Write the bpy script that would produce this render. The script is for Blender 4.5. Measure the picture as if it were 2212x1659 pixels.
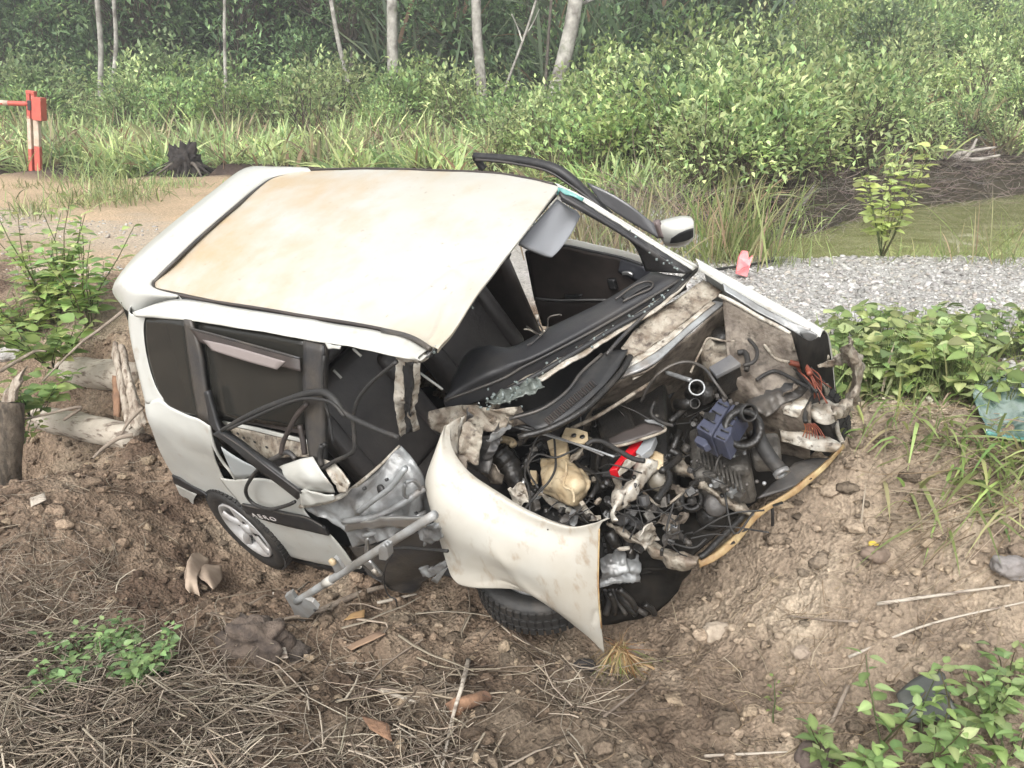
import bpy, bmesh, math, random
import numpy as np
from mathutils import Vector, Matrix
rad = math.radians
for _o in list(bpy.data.objects): bpy.data.objects.remove(_o)
SC = bpy.context.scene; COL = SC.collection

# ---------------------------------------------------------------- camera, sky, sun, exposure
CAMZ = 2.3; PITCH = rad(18.0); FPX = 1900.0          # focal length in pixels of a 2212 px wide frame
cd = bpy.data.cameras.new('camera'); cam = bpy.data.objects.new('camera', cd); COL.objects.link(cam)
cam.location = (0, 0, CAMZ); cam.rotation_euler = (math.pi/2-PITCH, 0, 0)
cd.sensor_fit = 'HORIZONTAL'; cd.sensor_width = 36; cd.lens = 36*FPX/2212; cd.clip_start = .05; cd.clip_end = 600
SC.camera = cam
SUN_EL, SUN_AZ = rad(42), rad(196)                    # behind the camera, a little to the left, veiled by thin cloud
W = bpy.data.worlds.new('World'); SC.world = W; W.use_nodes = True
nt = W.node_tree; bgn = nt.nodes['Background']
sky = nt.nodes.new('ShaderNodeTexSky'); sky.sky_type = 'NISHITA'; sky.sun_disc = False
sky.sun_elevation = SUN_EL; sky.sun_rotation = SUN_AZ; sky.dust_density = 4.0; sky.air_density = 1.0; sky.ozone_density = 1.0
hsv = nt.nodes.new('ShaderNodeHueSaturation'); hsv.inputs['Saturation'].default_value = .12   # thin white overcast
nt.links.new(sky.outputs[0], hsv.inputs['Color']); nt.links.new(hsv.outputs[0], bgn.inputs[0])
bgn.inputs[1].default_value = .15
sd_ = bpy.data.lights.new('sun', 'SUN'); sun = bpy.data.objects.new('sun', sd_); COL.objects.link(sun)
sd_.energy = 1.0; sd_.angle = rad(26); sd_.color = (1, .95, .88)
_d = Vector((math.sin(SUN_AZ)*math.cos(SUN_EL), math.cos(SUN_AZ)*math.cos(SUN_EL), math.sin(SUN_EL)))
sun.rotation_euler = (-_d).to_track_quat('-Z', 'Y').to_euler(); sun.location = (0, -5, 12)
SC.view_settings.view_transform = 'Standard'; SC.view_settings.look = 'None'
SC.view_settings.exposure = 1.15; SC.view_settings.gamma = 1
SC.render.engine = 'CYCLES'; SC.cycles.max_bounces = 5; SC.cycles.diffuse_bounces = 3; SC.cycles.glossy_bounces = 3; SC.cycles.volume_bounces = 0; SC.cycles.adaptive_threshold = .02; SC.cycles.transparent_max_bounces = 12
SC.cycles.use_denoising = True

# ---------------------------------------------------------------- numbers: rays of the lens and the pose of the car
MC = np.array([[1, 0, 0], [0, -math.sin(PITCH), math.cos(PITCH)], [0, -math.cos(PITCH), -math.sin(PITCH)]])
CAMP = np.array([0, 0, CAMZ])
RC = np.array([[0.7945328798533728, 0.5318710772895532, -0.2929687013569127],
               [-0.6064323949938297, 0.7196186791682162, -0.33821399571017036],
               [0.030939507655316473, 0.4463878512404226, 0.8943045527844553]])
TC = np.array([-0.8316, 4.7922963100804035, 0.33649838900250706])
def ray(u, v): return MC @ np.array([(u-1106)/FPX, (v-829.5)/FPX, 1.])
OC = RC.T @ (CAMP-TC)
def pl(uv, n, d):
    r = RC.T @ ray(*uv); n = np.array(n, float); return OC + r*((d-n@OC)/(n@r))
def K(uv, x=None, y=None, z=None):                    # point of the car on one of its own planes (x forward, y left, z up)
    if x is not None: return pl(uv, (1, 0, 0), x)
    if y is not None: return pl(uv, (0, 1, 0), y)
    return pl(uv, (0, 0, 1), z)
def KD(uv, d): return RC.T @ (CAMP + ray(*uv)*d - TC)  # point of the car d metres ahead of the lens
def side(uv, off=0.):                                 # the right-hand body side with its tumblehome
    a = K(uv, y=-.82-off)
    if a[2] <= .95: return a
    n = np.array([0, -.5, .25])/.559; return pl(uv, n, n@np.array([0, -.82, .95])+off)
def G(u, v, zw):                                      # point of the ground at height zw
    r = ray(u, v); return CAMP + r*((zw-CAMZ)/r[2])
def WD(u, v, d): return CAMP + ray(u, v)*d            # point of the place d metres ahead of the lens
def zo(u0, v0, k): return lambda x, y: (u0+k*x, v0+k*y)
z1 = zo(216.0, 328.4, .3907); z2 = zo(907.3, 311.1, .3125); z3 = zo(1252.9, 561.7, .3125)
z4 = zo(907.3, 820.9, .3646); z5 = zo(259.2, 648.1, .3646); z6 = zo(388.8, 907.3, .3125)

# ---------------------------------------------------------------- noise
def _h(i, j, k, s):
    n = (i*374761393 + j*668265263 + k*2147483647 + s*1274126177) & 0xffffffff
    n = ((n ^ (n >> 13))*1274126177) & 0xffffffff
    return ((n ^ (n >> 16)) & 0xffff)/65535.
def vnoise(p, s=0):
    p = np.asarray(p, float)
    if p.shape[-1] == 2: p = np.concatenate([p, np.zeros(p.shape[:-1]+(1,))], -1)
    f = np.floor(p); i = f.astype(np.int64); t = p-f; t = t*t*(3-2*t); r = 0
    for a in (0, 1):
        for b in (0, 1):
            for c in (0, 1):
                w = (t[..., 0] if a else 1-t[..., 0])*(t[..., 1] if b else 1-t[..., 1])*(t[..., 2] if c else 1-t[..., 2])
                r = r + w*_h(i[..., 0]+a, i[..., 1]+b, i[..., 2]+c, s)
    return r*2-1
def fbm(p, s=0, o=4, g=.5):
    p = np.asarray(p, float); r = 0; a = 1
    for k in range(o): r = r + a*vnoise(p*2.03**k, s+k*17); a *= g
    return r
def sstep(a, b, x): t = np.clip((x-a)/(b-a), 0, 1); return t*t*(3-2*t)

# ---------------------------------------------------------------- materials
def mat(name, c, rough=.6, c2=None, scale=6., metal=0., bump=0., bscale=40., spec=.5, lo=.35, hi=.65, coat=0., c3=None, s3=2.5, lo3=.5, hi3=.7, stretch=None, coords='Object'):
    m = bpy.data.materials.new(name); m.use_nodes = True; n = m.node_tree.nodes; l = m.node_tree.links; b = n['Principled BSDF']
    b.inputs['Base Color'].default_value = (*c, 1); b.inputs['Roughness'].default_value = rough; b.inputs['Metallic'].default_value = metal
    b.inputs['Specular IOR Level'].default_value = spec; b.inputs['Coat Weight'].default_value = coat
    tc = n.new('ShaderNodeTexCoord')
    def noise(sc, det=6, rg=.6):
        x = n.new('ShaderNodeTexNoise'); x.inputs['Scale'].default_value = sc; x.inputs['Detail'].default_value = det; x.inputs['Roughness'].default_value = rg
        l.new(tc.outputs[coords], x.inputs['Vector']); return x
    def ramp(a, lo, hi):
        r = n.new('ShaderNodeMapRange'); r.inputs[1].default_value = lo; r.inputs[2].default_value = hi; l.new(a, r.inputs[0]); return r.outputs[0]
    def mix(f, a, bb):
        x = n.new('ShaderNodeMix'); x.data_type = 'RGBA'; l.new(f, x.inputs[0])
        if isinstance(a, tuple): x.inputs[6].default_value = (*a, 1)
        else: l.new(a, x.inputs[6])
        x.inputs[7].default_value = (*bb, 1); return x.outputs[2]
    out = c
    if c2: out = mix(ramp(noise(scale).outputs['Fac'], lo, hi), out, c2)
    if c3:
        n3 = noise(s3)
        if stretch: mp = n.new('ShaderNodeMapping'); mp.inputs['Scale'].default_value = stretch; l.new(tc.outputs[coords], mp.inputs[0]); l.new(mp.outputs[0], n3.inputs['Vector'])
        out = mix(ramp(n3.outputs['Fac'], lo3, hi3), out, c3)
    if not isinstance(out, tuple): l.new(out, b.inputs['Base Color'])
    if bump:
        bn = n.new('ShaderNodeBump'); bn.inputs['Strength'].default_value = bump; bn.inputs['Distance'].default_value = .02
        l.new(noise(bscale, 8).outputs['Fac'], bn.inputs['Height']); l.new(bn.outputs[0], b.inputs['Normal'])
    return m
def leafmat(name, trans=.35, rough=.5, spec=.4, sat=1.):       # colour of every leaf comes from the mesh (attribute "Col")
    m = bpy.data.materials.new(name); m.use_nodes = True; n = m.node_tree.nodes; l = m.node_tree.links; b = n['Principled BSDF']
    a = n.new('ShaderNodeAttribute'); a.attribute_name = 'Col'
    oi = n.new('ShaderNodeObjectInfo'); hs = n.new('ShaderNodeHueSaturation'); hs.inputs['Saturation'].default_value = sat; mr = n.new('ShaderNodeMapRange')
    mr.inputs[3].default_value = .8; mr.inputs[4].default_value = 1.2; l.new(oi.outputs['Random'], mr.inputs[0]); l.new(mr.outputs[0], hs.inputs['Value'])
    l.new(a.outputs['Color'], hs.inputs['Color']); l.new(hs.outputs[0], b.inputs['Base Color'])
    b.inputs['Roughness'].default_value = rough; b.inputs['Specular IOR Level'].default_value = spec
    if trans:
        t = n.new('ShaderNodeBsdfTranslucent'); mx = n.new('ShaderNodeMixShader'); mx.inputs[0].default_value = trans
        g = n.new('ShaderNodeHueSaturation'); g.inputs['Value'].default_value = 1.25; l.new(hs.outputs[0], g.inputs['Color']); l.new(g.outputs[0], t.inputs[0])
        l.new(b.outputs[0], mx.inputs[1]); l.new(t.outputs[0], mx.inputs[2]); l.new(mx.outputs[0], n['Material Output'].inputs[0])
    return m
def glassmat(name, tint, alpha, rough=.05):
    m = bpy.data.materials.new(name); m.use_nodes = True; n = m.node_tree.nodes; l = m.node_tree.links; b = n['Principled BSDF']
    b.inputs['Base Color'].default_value = (*tint, 1); b.inputs['Roughness'].default_value = rough
    t = n.new('ShaderNodeBsdfTransparent'); t.inputs[0].default_value = (*[min(1, x*1.6+.15) for x in tint], 1)
    mx = n.new('ShaderNodeMixShader'); mx.inputs[0].default_value = alpha
    l.new(t.outputs[0], mx.inputs[1]); l.new(b.outputs[0], mx.inputs[2]); l.new(mx.outputs[0], n['Material Output'].inputs[0]); return m

# ---------------------------------------------------------------- meshes and objects
def fmesh(name, V, F, col=None, smooth=False):
    V = np.asarray(V, np.float32); F = np.asarray(F, np.int32); k = F.shape[1]
    me = bpy.data.meshes.new(name); me.vertices.add(len(V)); me.vertices.foreach_set('co', V.ravel())
    me.loops.add(F.size); me.loops.foreach_set('vertex_index', F.ravel())
    me.polygons.add(len(F)); me.polygons.foreach_set('loop_start', np.arange(0, F.size, k, dtype=np.int32))
    if smooth: me.polygons.foreach_set('use_smooth', np.ones(len(F), bool))
    if col is not None:
        a = me.attributes.new('Col', 'FLOAT_COLOR', 'POINT'); c = np.ones((len(V), 4), np.float32); c[:, :3] = col; a.data.foreach_set('color', c.ravel())
    me.update(calc_edges=True); me.validate(); return me
def tag(o, label=None, cat=None, group=None, kind=None):
    for k, v in (('label', label), ('category', cat), ('group', group), ('kind', kind)):
        if v: o[k] = v
    return o
def link(name, me, m=None, parent=None):
    o = bpy.data.objects.new(name, me); COL.objects.link(o)
    if m is not None and me is not None: me.materials.append(m)
    if parent is not None: o.parent = parent
    return o
def empty(name, loc=(0, 0, 0), rot=(0, 0, 0)):
    o = bpy.data.objects.new(name, None); COL.objects.link(o); o.location = loc; o.rotation_euler = rot; o.empty_display_size = .1; return o
def pyobj(name, V, F, m, parent=None, smooth=False, bevel=0., thick=0., sub=0):
    me = bpy.data.meshes.new(name); me.from_pydata([tuple(map(float, v)) for v in V], [], F)
    if smooth: me.polygons.foreach_set('use_smooth', np.ones(len(me.polygons), bool))
    me.update(); o = link(name, me, m, parent)
    if thick: s = o.modifiers.new('s', 'SOLIDIFY'); s.thickness = thick; s.offset = 0
    if bevel: b = o.modifiers.new('b', 'BEVEL'); b.width = bevel; b.segments = 2; b.limit_method = 'ANGLE'
    if sub: s = o.modifiers.new('u', 'SUBSURF'); s.levels = sub; s.render_levels = sub
    return o
def cr(P, n):                                         # Catmull-Rom along axis 0
    P = np.asarray(P, float); N = len(P)
    if N == 2: t = np.linspace(0, 1, n+1)[(...,)+(None,)*(P.ndim-1)]; return P[0]*(1-t)+P[1]*t
    E = np.concatenate([[2*P[0]-P[1]], P, [2*P[-1]-P[-2]]]); out = []
    for i in range(N-1):
        a, b, c, d = E[i:i+4]
        for t in np.linspace(0, 1, n, endpoint=False):
            out.append(.5*((2*b)+(-a+c)*t+(2*a-5*b+4*c-d)*t*t+(-a+3*b-3*c+d)*t**3))
    out.append(P[-1]); return np.array(out)
def grid_faces(nr, nc):
    i = np.arange(nr-1)[:, None]*nc+np.arange(nc-1)[None]; i = i.ravel(); return np.stack([i, i+1, i+nc+1, i+nc], 1)
def patch(name, rows, m, parent=None, n=(5, 5), thick=.004, crump=0., cs=6., seed=1, smooth=True, flat=False, sharp=False):
    if sharp: n = (max(n[0], 8), max(n[1], 8))
    R = np.array(rows, float); S = cr(R, n[0]); S = np.swapaxes(cr(np.swapaxes(S, 0, 1), n[1]), 0, 1)
    nr, nc = S.shape[:2]; V = S.reshape(-1, 3)
    if crump:
        du = np.gradient(S, axis=0).reshape(-1, 3); dv = np.gradient(S, axis=1).reshape(-1, 3); N = np.cross(du, dv); N /= np.linalg.norm(N, axis=1)[:, None]+1e-9
        q = V*cs; d = fbm(q, seed, 3)
        if sharp:
            rs_ = np.random.default_rng(seed+100); d = 0
            for f_, a_ in ((.55, .9), (.8, .7), (1.4, .5), (2.3, .3)):
                dr = rs_.normal(size=3); dr /= np.linalg.norm(dr); t_ = q@dr*f_+.6*vnoise(q*.6, seed+int(f_*10)); d = d+a_*(np.abs(t_-np.floor(t_)-.5)*4-1)
            d = d*.6+.3*vnoise(q*3.5, seed+4)
        V = V+N*(crump*d)[:, None]+crump*.5*np.stack([vnoise(q*1.3, seed+5), vnoise(q*1.3, seed+6), vnoise(q*1.3, seed+7)], 1)
    o = link(name, fmesh(name, V, grid_faces(nr, nc), smooth=smooth and not (flat or sharp)), m, parent)
    if thick: s = o.modifiers.new('s', 'SOLIDIFY'); s.thickness = thick; s.offset = 0
    return o
def tube_vf(P, r, k=6, n=4, caps=True):
    P = cr(np.array(P, float), n) if len(P) > 2 or n > 1 else np.array(P, float)
    N = len(P); r = np.interp(np.linspace(0, 1, N), np.linspace(0, 1, len(r)), r) if hasattr(r, '__len__') else np.full(N, r)
    T = np.gradient(P, axis=0); T /= np.linalg.norm(T, axis=1)[:, None]+1e-9
    a = np.array([0, 0, 1.]) if abs(T[0][2]) < .9 else np.array([1., 0, 0]); V = []
    for i in range(N):
        b = np.cross(T[i], a); b /= np.linalg.norm(b)+1e-9; a = np.cross(b, T[i])
        for j in range(k): t = 2*math.pi*j/k; V.append(P[i]+r[i]*(math.cos(t)*a+math.sin(t)*b))
    F = [[i*k+j, i*k+(j+1) % k, (i+1)*k+(j+1) % k, (i+1)*k+j] for i in range(N-1) for j in range(k)]
    if caps: F += [list(range(k))[::-1], [(N-1)*k+j for j in range(k)]]
    return V, F
def tube(name, P, r, m, parent=None, k=8, n=5): V, F = tube_vf(P, r, k, n); return pyobj(name, V, F, m, parent, smooth=True)
def joined(parts):                                    # [(V,F)...] -> one V,F
    V = []; F = []
    for a, b in parts:
        o = len(V); V += [tuple(map(float, x)) for x in a]; F += [[i+o for i in f] for f in b]
    return V, F
def frame(fwd, up=(0, 0, 1)):
    x = np.array(fwd, float); x /= np.linalg.norm(x); y = np.cross(up, x); y /= np.linalg.norm(y)+1e-9; return np.stack([x, y, np.cross(x, y)], 1)
def box_vf(c, s, R=None, taper=1.):
    V = []
    for z in (-1, 1):
        k = taper if z > 0 else 1.
        for y in (-1, 1):
            for x in (-1, 1): V.append((x*s[0]/2*k, y*s[1]/2*k, z*s[2]/2))
    V = np.array(V); V = V@R.T if R is not None else V
    return V+np.array(c), [[0, 2, 3, 1], [4, 5, 7, 6], [0, 1, 5, 4], [2, 6, 7, 3], [0, 4, 6, 2], [1, 3, 7, 5]]
def box(name, c, s, m, parent=None, R=None, bevel=.004, taper=1.): V, F = box_vf(c, s, R, taper); return pyobj(name, V, F, m, parent, bevel=bevel)
def lathe_vf(prof, c=(0, 0, 0), axis=(0, 0, 1), k=24, closed=False):
    R = frame(axis, (0.3, .1, 1) if abs(axis[2]) < .9*np.linalg.norm(axis) else (1, 0, 0)); V = []; n = len(prof)
    for h, r in prof:
        for j in range(k): t = 2*math.pi*j/k; V.append(R@np.array([h, r*math.cos(t), r*math.sin(t)])+np.array(c))
    F = [[i*k+j, i*k+(j+1) % k, ((i+1) % n)*k+(j+1) % k, ((i+1) % n)*k+j] for i in range(n if closed else n-1) for j in range(k)]
    if not closed: F += [list(range(k))[::-1], [(n-1)*k+j for j in range(k)]]
    return V, F
def lathe(name, prof, c, axis, m, parent=None, k=24, closed=False): V, F = lathe_vf(prof, c, axis, k, closed); o = pyobj(name, V, F, m, parent, smooth=True); return o
ICO0 = bmesh.new(); bmesh.ops.create_icosphere(ICO0, subdivisions=1, radius=1); I0V = np.array([v.co for v in ICO0.verts]); I0F = np.array([[v.index for v in f.verts] for f in ICO0.faces]); ICO0.free()
ICO1 = bmesh.new(); bmesh.ops.create_icosphere(ICO1, subdivisions=2, radius=1); I1V = np.array([v.co for v in ICO1.verts]); I1F = np.array([[v.index for v in f.verts] for f in ICO1.faces]); ICO1.free()
ICO3 = bmesh.new(); bmesh.ops.create_icosphere(ICO3, subdivisions=4, radius=1); I3V = np.array([v.co for v in ICO3.verts]); I3F = np.array([[v.index for v in f.verts] for f in ICO3.faces]); ICO3.free()
def rots(n, rng):                                     # random rotations (n,3,3)
    q = rng.normal(size=(n, 4)); q /= np.linalg.norm(q, axis=1)[:, None]; w, x, y, z = q.T
    return np.stack([np.stack([1-2*(y*y+z*z), 2*(x*y-z*w), 2*(x*z+y*w)], 1), np.stack([2*(x*y+z*w), 1-2*(x*x+z*z), 2*(y*z-x*w)], 1), np.stack([2*(x*z-y*w), 2*(y*z+x*w), 1-2*(x*x+y*y)], 1)], 1)
def rock(name, c, s, m, parent=None, seed=0, amp=.25, rotz=0., fr=1.6):
    V = I3V.copy(); d = 1+amp*fbm(V*fr, seed, 4); V = np.sign(V)*np.abs(V)**.8*d[:, None]*np.array(s); ca, sa = math.cos(rotz), math.sin(rotz)
    V = V@np.array([[ca, -sa, 0], [sa, ca, 0], [0, 0, 1]]).T
    o = link(name, fmesh(name, V, I3F, smooth=True), m, parent); o.location = c; return o

# ================================================================ the ground: ditch, bank, dirt road, pond, rising field
TOPX = np.array([-30, -8, -3.4, -1, -.41, 1.47, 2.4, 3.2, 6, 30.]); TOPY = np.array([17., 8.4, 6.5, 5.75, 5.35, 4.0, 3.55, 3.5, 3.6, 6.])
VEGX = np.array([-60, -12, -4, 0, 1.6, 2.2, 3.2, 4.1, 6.6, 11, 20, 60.]); VEGY = np.array([24, 17.5, 16.6, 15.2, 13.0, 12.4, 12.5, 13.0, 16.0, 19.2, 23, 30.])
def yveg(x): return np.interp(x, VEGX, VEGY)
WATER = .40
def H(x, y, fine=True):
    x = np.asarray(x, float); y = np.asarray(y, float)
    d = (np.interp(x, TOPX, TOPY)-y)*.82
    z = .06+.84*(1-sstep(0, 1.5, d))
    z = z+.36*np.exp(-(((x+2.5)/.62)**2+((y-4.0)/.75)**2))            # spoil heap left of the car
    z = z+.12*np.exp(-(((x+1.6)/.9)**2+((y-2.3)/.6)**2))+.16*np.exp(-(((x-1.9)/.8)**2+((y-2.3)/.9)**2))
    z = z-.50*np.exp(-(((x+3.0)/.6)**2+((y-5.3)/.45)**2))             # hollow under the logs
    z = z-.30*np.exp(-(((x+1.25)/.42)**2+((y-4.2)/.36)**2))-.30*np.exp(-(((x-.62)/.42)**2+((y-3.42)/.26)**2))
    z = z-.10*np.exp(-(((x-.1)/.7)**2+((y-4.2)/.5)**2))
    yv = yveg(x)
    p = sstep(2.0, 2.9, x)*sstep(8.15, 8.9, y)*(1-sstep(yv-.75, yv+.25, y))
    z = z-.9*p
    e = np.maximum(y-yv, 0)
    z = z+.30*sstep(0, 1.2, e)*sstep(1.5, 3, x)+.045*e+.15*e*sstep(2, 9, x-e*.10)+.42*np.maximum(e-22, 0)
    z = np.minimum(z, 34)
    if fine:
        q = np.stack([x, y], -1); near = 1-sstep(5.2, 6.2, y-np.interp(x, TOPX, TOPY)+4.6)
        a = .25+.75*near
        z = z+a*(.045*fbm(q*2.2, 3, 3)+.034*fbm(q*8, 5, 3)+.036*np.abs(fbm(q*15, 8, 3))+.008*fbm(q*38, 9, 1)) - .018
        z = z+.12*fbm(q*.5, 11, 3)*sstep(12, 18, y)
        z = z+.20*fbm(q*np.array([1.9, 3]), 41, 4)*sstep(yv-.8, yv, y)*(1-sstep(yv+1, yv+2, y))
    return z
def gp(u, v, dz=0.):                                  # where the ray of this picture point meets the ground
    r = ray(u, v); t = np.arange(1.5, 70, .02); P = CAMP+r[None]*t[:, None]; h = H(P[:, 0], P[:, 1])
    i = int(np.argmax(P[:, 2] < h)); p = P[i]; return np.array([p[0], p[1], float(H(p[0], p[1]))+dz])
def lines(a, b, st, lo, hi, g=1.07):
    m = list(np.arange(a, b, st)); s = st; x = b; r = []
    while x < hi: r.append(x); s *= g; x += s
    r.append(hi); s = st; x = a-st; l = []
    while x > lo: l.append(x); s *= g; x -= s
    l.append(lo); return np.array(l[::-1]+m+r)
xs = lines(-3.3, 3.3, .022, -190, 190, 1.075); ys = lines(1.9, 6.2, .022, -40, 230, 1.022)
XX, YY = np.meshgrid(xs, ys); Q = np.stack([XX.ravel(), YY.ravel()], 1); ZZ = H(Q[:, 0], Q[:, 1])
def ground_colour(x, y):
    q = np.stack([x, y], -1); n1 = fbm(q*1.3, 21, 4)*.5+.5; n2 = fbm(q*6, 22, 4)*.5+.5; n3 = fbm(q*.6, 25, 3)*.5+.5
    dry = np.array([.44, .36, .27]); wet = np.array([.135, .092, .066]); mid = np.array([.285, .212, .152])
    t = np.clip(n1*.6+n2*.6-.12, 0, 1)[..., None]; soil = np.where(t < .5, wet*(1-2*t)+mid*2*t, mid*(2-2*t)+dry*(2*t-1))
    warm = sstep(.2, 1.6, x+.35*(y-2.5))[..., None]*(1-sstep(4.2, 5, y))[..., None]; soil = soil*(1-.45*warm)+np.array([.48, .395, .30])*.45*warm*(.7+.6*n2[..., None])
    soil = soil*(1-.42*(1-sstep(.3, 1.0, x))*(1-sstep(2.9, 3.4, y)))[..., None]  # dark of the gaps between straws put into the soil colour
    d = y-np.interp(x, TOPX, TOPY)
    grav = (np.array([.50, .485, .46])+.12*(n2[..., None]-.5)); sand = np.array([.56, .42, .28])*(.85+.3*n1[..., None])
    left = 1-sstep(-1.5, .5, x)
    band = sstep(.9, 1.6, d+.9*(n1-.5))
    grav = grav*(1-.85*left[..., None])+np.array([.56, .45, .33])*.85*left[..., None]; c = soil*(1-band[..., None])+grav*band[..., None]
    sb = (left*sstep(3.5, 4.4, d+1.2*(n1-.5)))[..., None]; c = c*(1-sb)+sand*sb
    sb2 = (left*np.exp(-((d-1.7-.5*(n3-.5))/.45)**2))[..., None]*.8; c = c*(1-sb2)+sand*.9*sb2
    yv = yveg(x); e = y-yv
    mud = (sstep(-1.2, -.4, e+.6*(n1-.5)))[..., None]; c = c*(1-mud)+np.array([.095, .07, .06])*(.3+1.4*(fbm(q*5, 29, 4)*.5+.5)[..., None])*mud
    pond = (sstep(2.0, 2.6, x)*sstep(8.3, 8.8, y))[..., None]; c = c*(1-pond)+np.array([.07, .06, .04])*pond
    fld = sstep(.6, 1.6, e)[..., None]; c = c*(1-fld)+np.array([.05, .055, .022])*(.6+.8*n2[..., None])*fld
    return np.clip(c, .01, .9)
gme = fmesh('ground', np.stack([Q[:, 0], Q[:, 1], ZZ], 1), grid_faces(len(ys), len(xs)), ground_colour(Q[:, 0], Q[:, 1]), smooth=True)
def soilmat(name, bump=.9):
    m = bpy.data.materials.new(name); m.use_nodes = True; n = m.node_tree.nodes; l = m.node_tree.links; b = n['Principled BSDF']; b.inputs['Roughness'].default_value = .95; b.inputs['Specular IOR Level'].default_value = .2
    a = n.new('ShaderNodeAttribute'); a.attribute_name = 'Col'; tc = n.new('ShaderNodeTexCoord')
    x = n.new('ShaderNodeTexNoise'); x.inputs['Scale'].default_value = 34; x.inputs['Detail'].default_value = 8; x.inputs['Roughness'].default_value = .7; l.new(tc.outputs['Object'], x.inputs[0])
    y = n.new('ShaderNodeTexVoronoi'); y.inputs['Scale'].default_value = 60; l.new(tc.outputs['Object'], y.inputs[0])
    r = n.new('ShaderNodeMapRange'); r.inputs[1].default_value = .3; r.inputs[2].default_value = .7; r.inputs[3].default_value = .55; r.inputs[4].default_value = 1.4; l.new(x.outputs[0], r.inputs[0])
    v = n.new('ShaderNodeVectorMath'); v.operation = 'SCALE'; l.new(a.outputs[0], v.inputs[0]); l.new(r.outputs[0], v.inputs['Scale']); l.new(v.outputs[0], b.inputs['Base Color'])
    ad = n.new('ShaderNodeMath'); ad.operation = 'MULTIPLY_ADD'; l.new(x.outputs[0], ad.inputs[0]); ad.inputs[1].default_value = 1.6; l.new(y.outputs[0], ad.inputs[2])
    bn = n.new('ShaderNodeBump'); bn.inputs['Strength'].default_value = bump; bn.inputs['Distance'].default_value = .02; l.new(ad.outputs[0], bn.inputs['Height']); l.new(bn.outputs[0], b.inputs['Normal'])
    return m
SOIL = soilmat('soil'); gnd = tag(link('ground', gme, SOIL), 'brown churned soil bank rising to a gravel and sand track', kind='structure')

# pond
pm = bpy.data.materials.new('pond_water'); pm.use_nodes = True; _n = pm.node_tree.nodes; _l = pm.node_tree.links; _b = _n['Principled BSDF']
_tc = _n.new('ShaderNodeTexCoord'); _mp = _n.new('ShaderNodeMapping'); _mp.inputs['Scale'].default_value = (.5, 1.6, 1); _no = _n.new('ShaderNodeTexNoise'); _no.inputs['Scale'].default_value = 1.3; _no.inputs['Detail'].default_value = 9; _no.inputs['Distortion'].default_value = 1.5
_l.new(_tc.outputs['Object'], _mp.inputs[0]); _l.new(_mp.outputs[0], _no.inputs[0])
_rp = _n.new('ShaderNodeValToRGB'); _rp.color_ramp.elements[0].color = (.19, .21, .07, 1); _rp.color_ramp.elements[1].color = (.33, .345, .16, 1); _rp.color_ramp.elements[0].position = .35; _rp.color_ramp.elements[1].position = .7
_l.new(_no.outputs[0], _rp.inputs[0]); _l.new(_rp.outputs[0], _b.inputs['Base Color']); _b.inputs['Roughness'].default_value = .03
_bn = _n.new('ShaderNodeBump'); _bn.inputs['Strength'].default_value = .02; _l.new(_no.outputs[0], _bn.inputs['Height']); _l.new(_bn.outputs[0], _b.inputs['Normal'])
px = np.linspace(1.9, 40, 60); prow = np.stack([np.stack([px, np.full(60, 8.2), np.full(60, WATER)], 1), np.stack([px, yveg(px)+.6, np.full(60, WATER)], 1)])
tag(link('pond', fmesh('pond', prow.reshape(-1, 3), grid_faces(2, 60)), pm), 'murky olive green pond beyond the gravel', kind='structure')

# ---------------------------------------------------------------- scatterers
def tri_grid(F4): return np.concatenate([F4[:, [0, 1, 2]], F4[:, [0, 2, 3]]])
def scatter_lumps(P, S, rng, big=False, colfn=None, squash=.65):
    n = len(P); bv, bf = (I1V, I1F) if big else (I0V, I0F); k = len(bv)
    V = bv[None]*(1+.28*rng.normal(size=(n, k, 1)).clip(-1.6, 1.6)*(.7 if big else 1)); R = rots(n, rng); V = np.einsum('nij,nkj->nki', R, V*np.stack([np.ones(n), rng.uniform(.6, 1, n), rng.uniform(.45, .8, n)], 1)[:, None])
    V[..., 2] *= squash; V = V*S[:, None, None]+P[:, None]; F = bf[None]+(np.arange(n)*k)[:, None, None]
    C = np.repeat(colfn, k, 0) if colfn is not None else None
    return V.reshape(-1, 3), F.reshape(-1, 3), C
def leaf_vf(P, D, L, Wd, rng, up=.8, fold=.25, droop=.15, C=None):
    n = len(P); D = D/(np.linalg.norm(D, axis=1)[:, None]+1e-9); N = rng.normal(size=(n, 3)); N[:, 2] = np.abs(N[:, 2])+up*3
    S = np.cross(D, N); S /= np.linalg.norm(S, axis=1)[:, None]+1e-9; N = np.cross(S, D)
    L = L[:, None]; Wd = Wd[:, None]
    m = P+D*L*.5-N*Wd*fold*.4; t = P+D*L-N*L*droop; l = P+D*L*.42+S*Wd*.5+N*Wd*fold; r = P+D*L*.42-S*Wd*.5+N*Wd*fold
    V = np.stack([P, l, m, r, t], 1); F = np.array([[0, 2, 1], [0, 3, 2], [1, 2, 4], [2, 3, 4]])[None]+(np.arange(n)*5)[:, None, None]
    return V.reshape(-1, 3), F.reshape(-1, 3), np.repeat(C, 5, 0)
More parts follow.
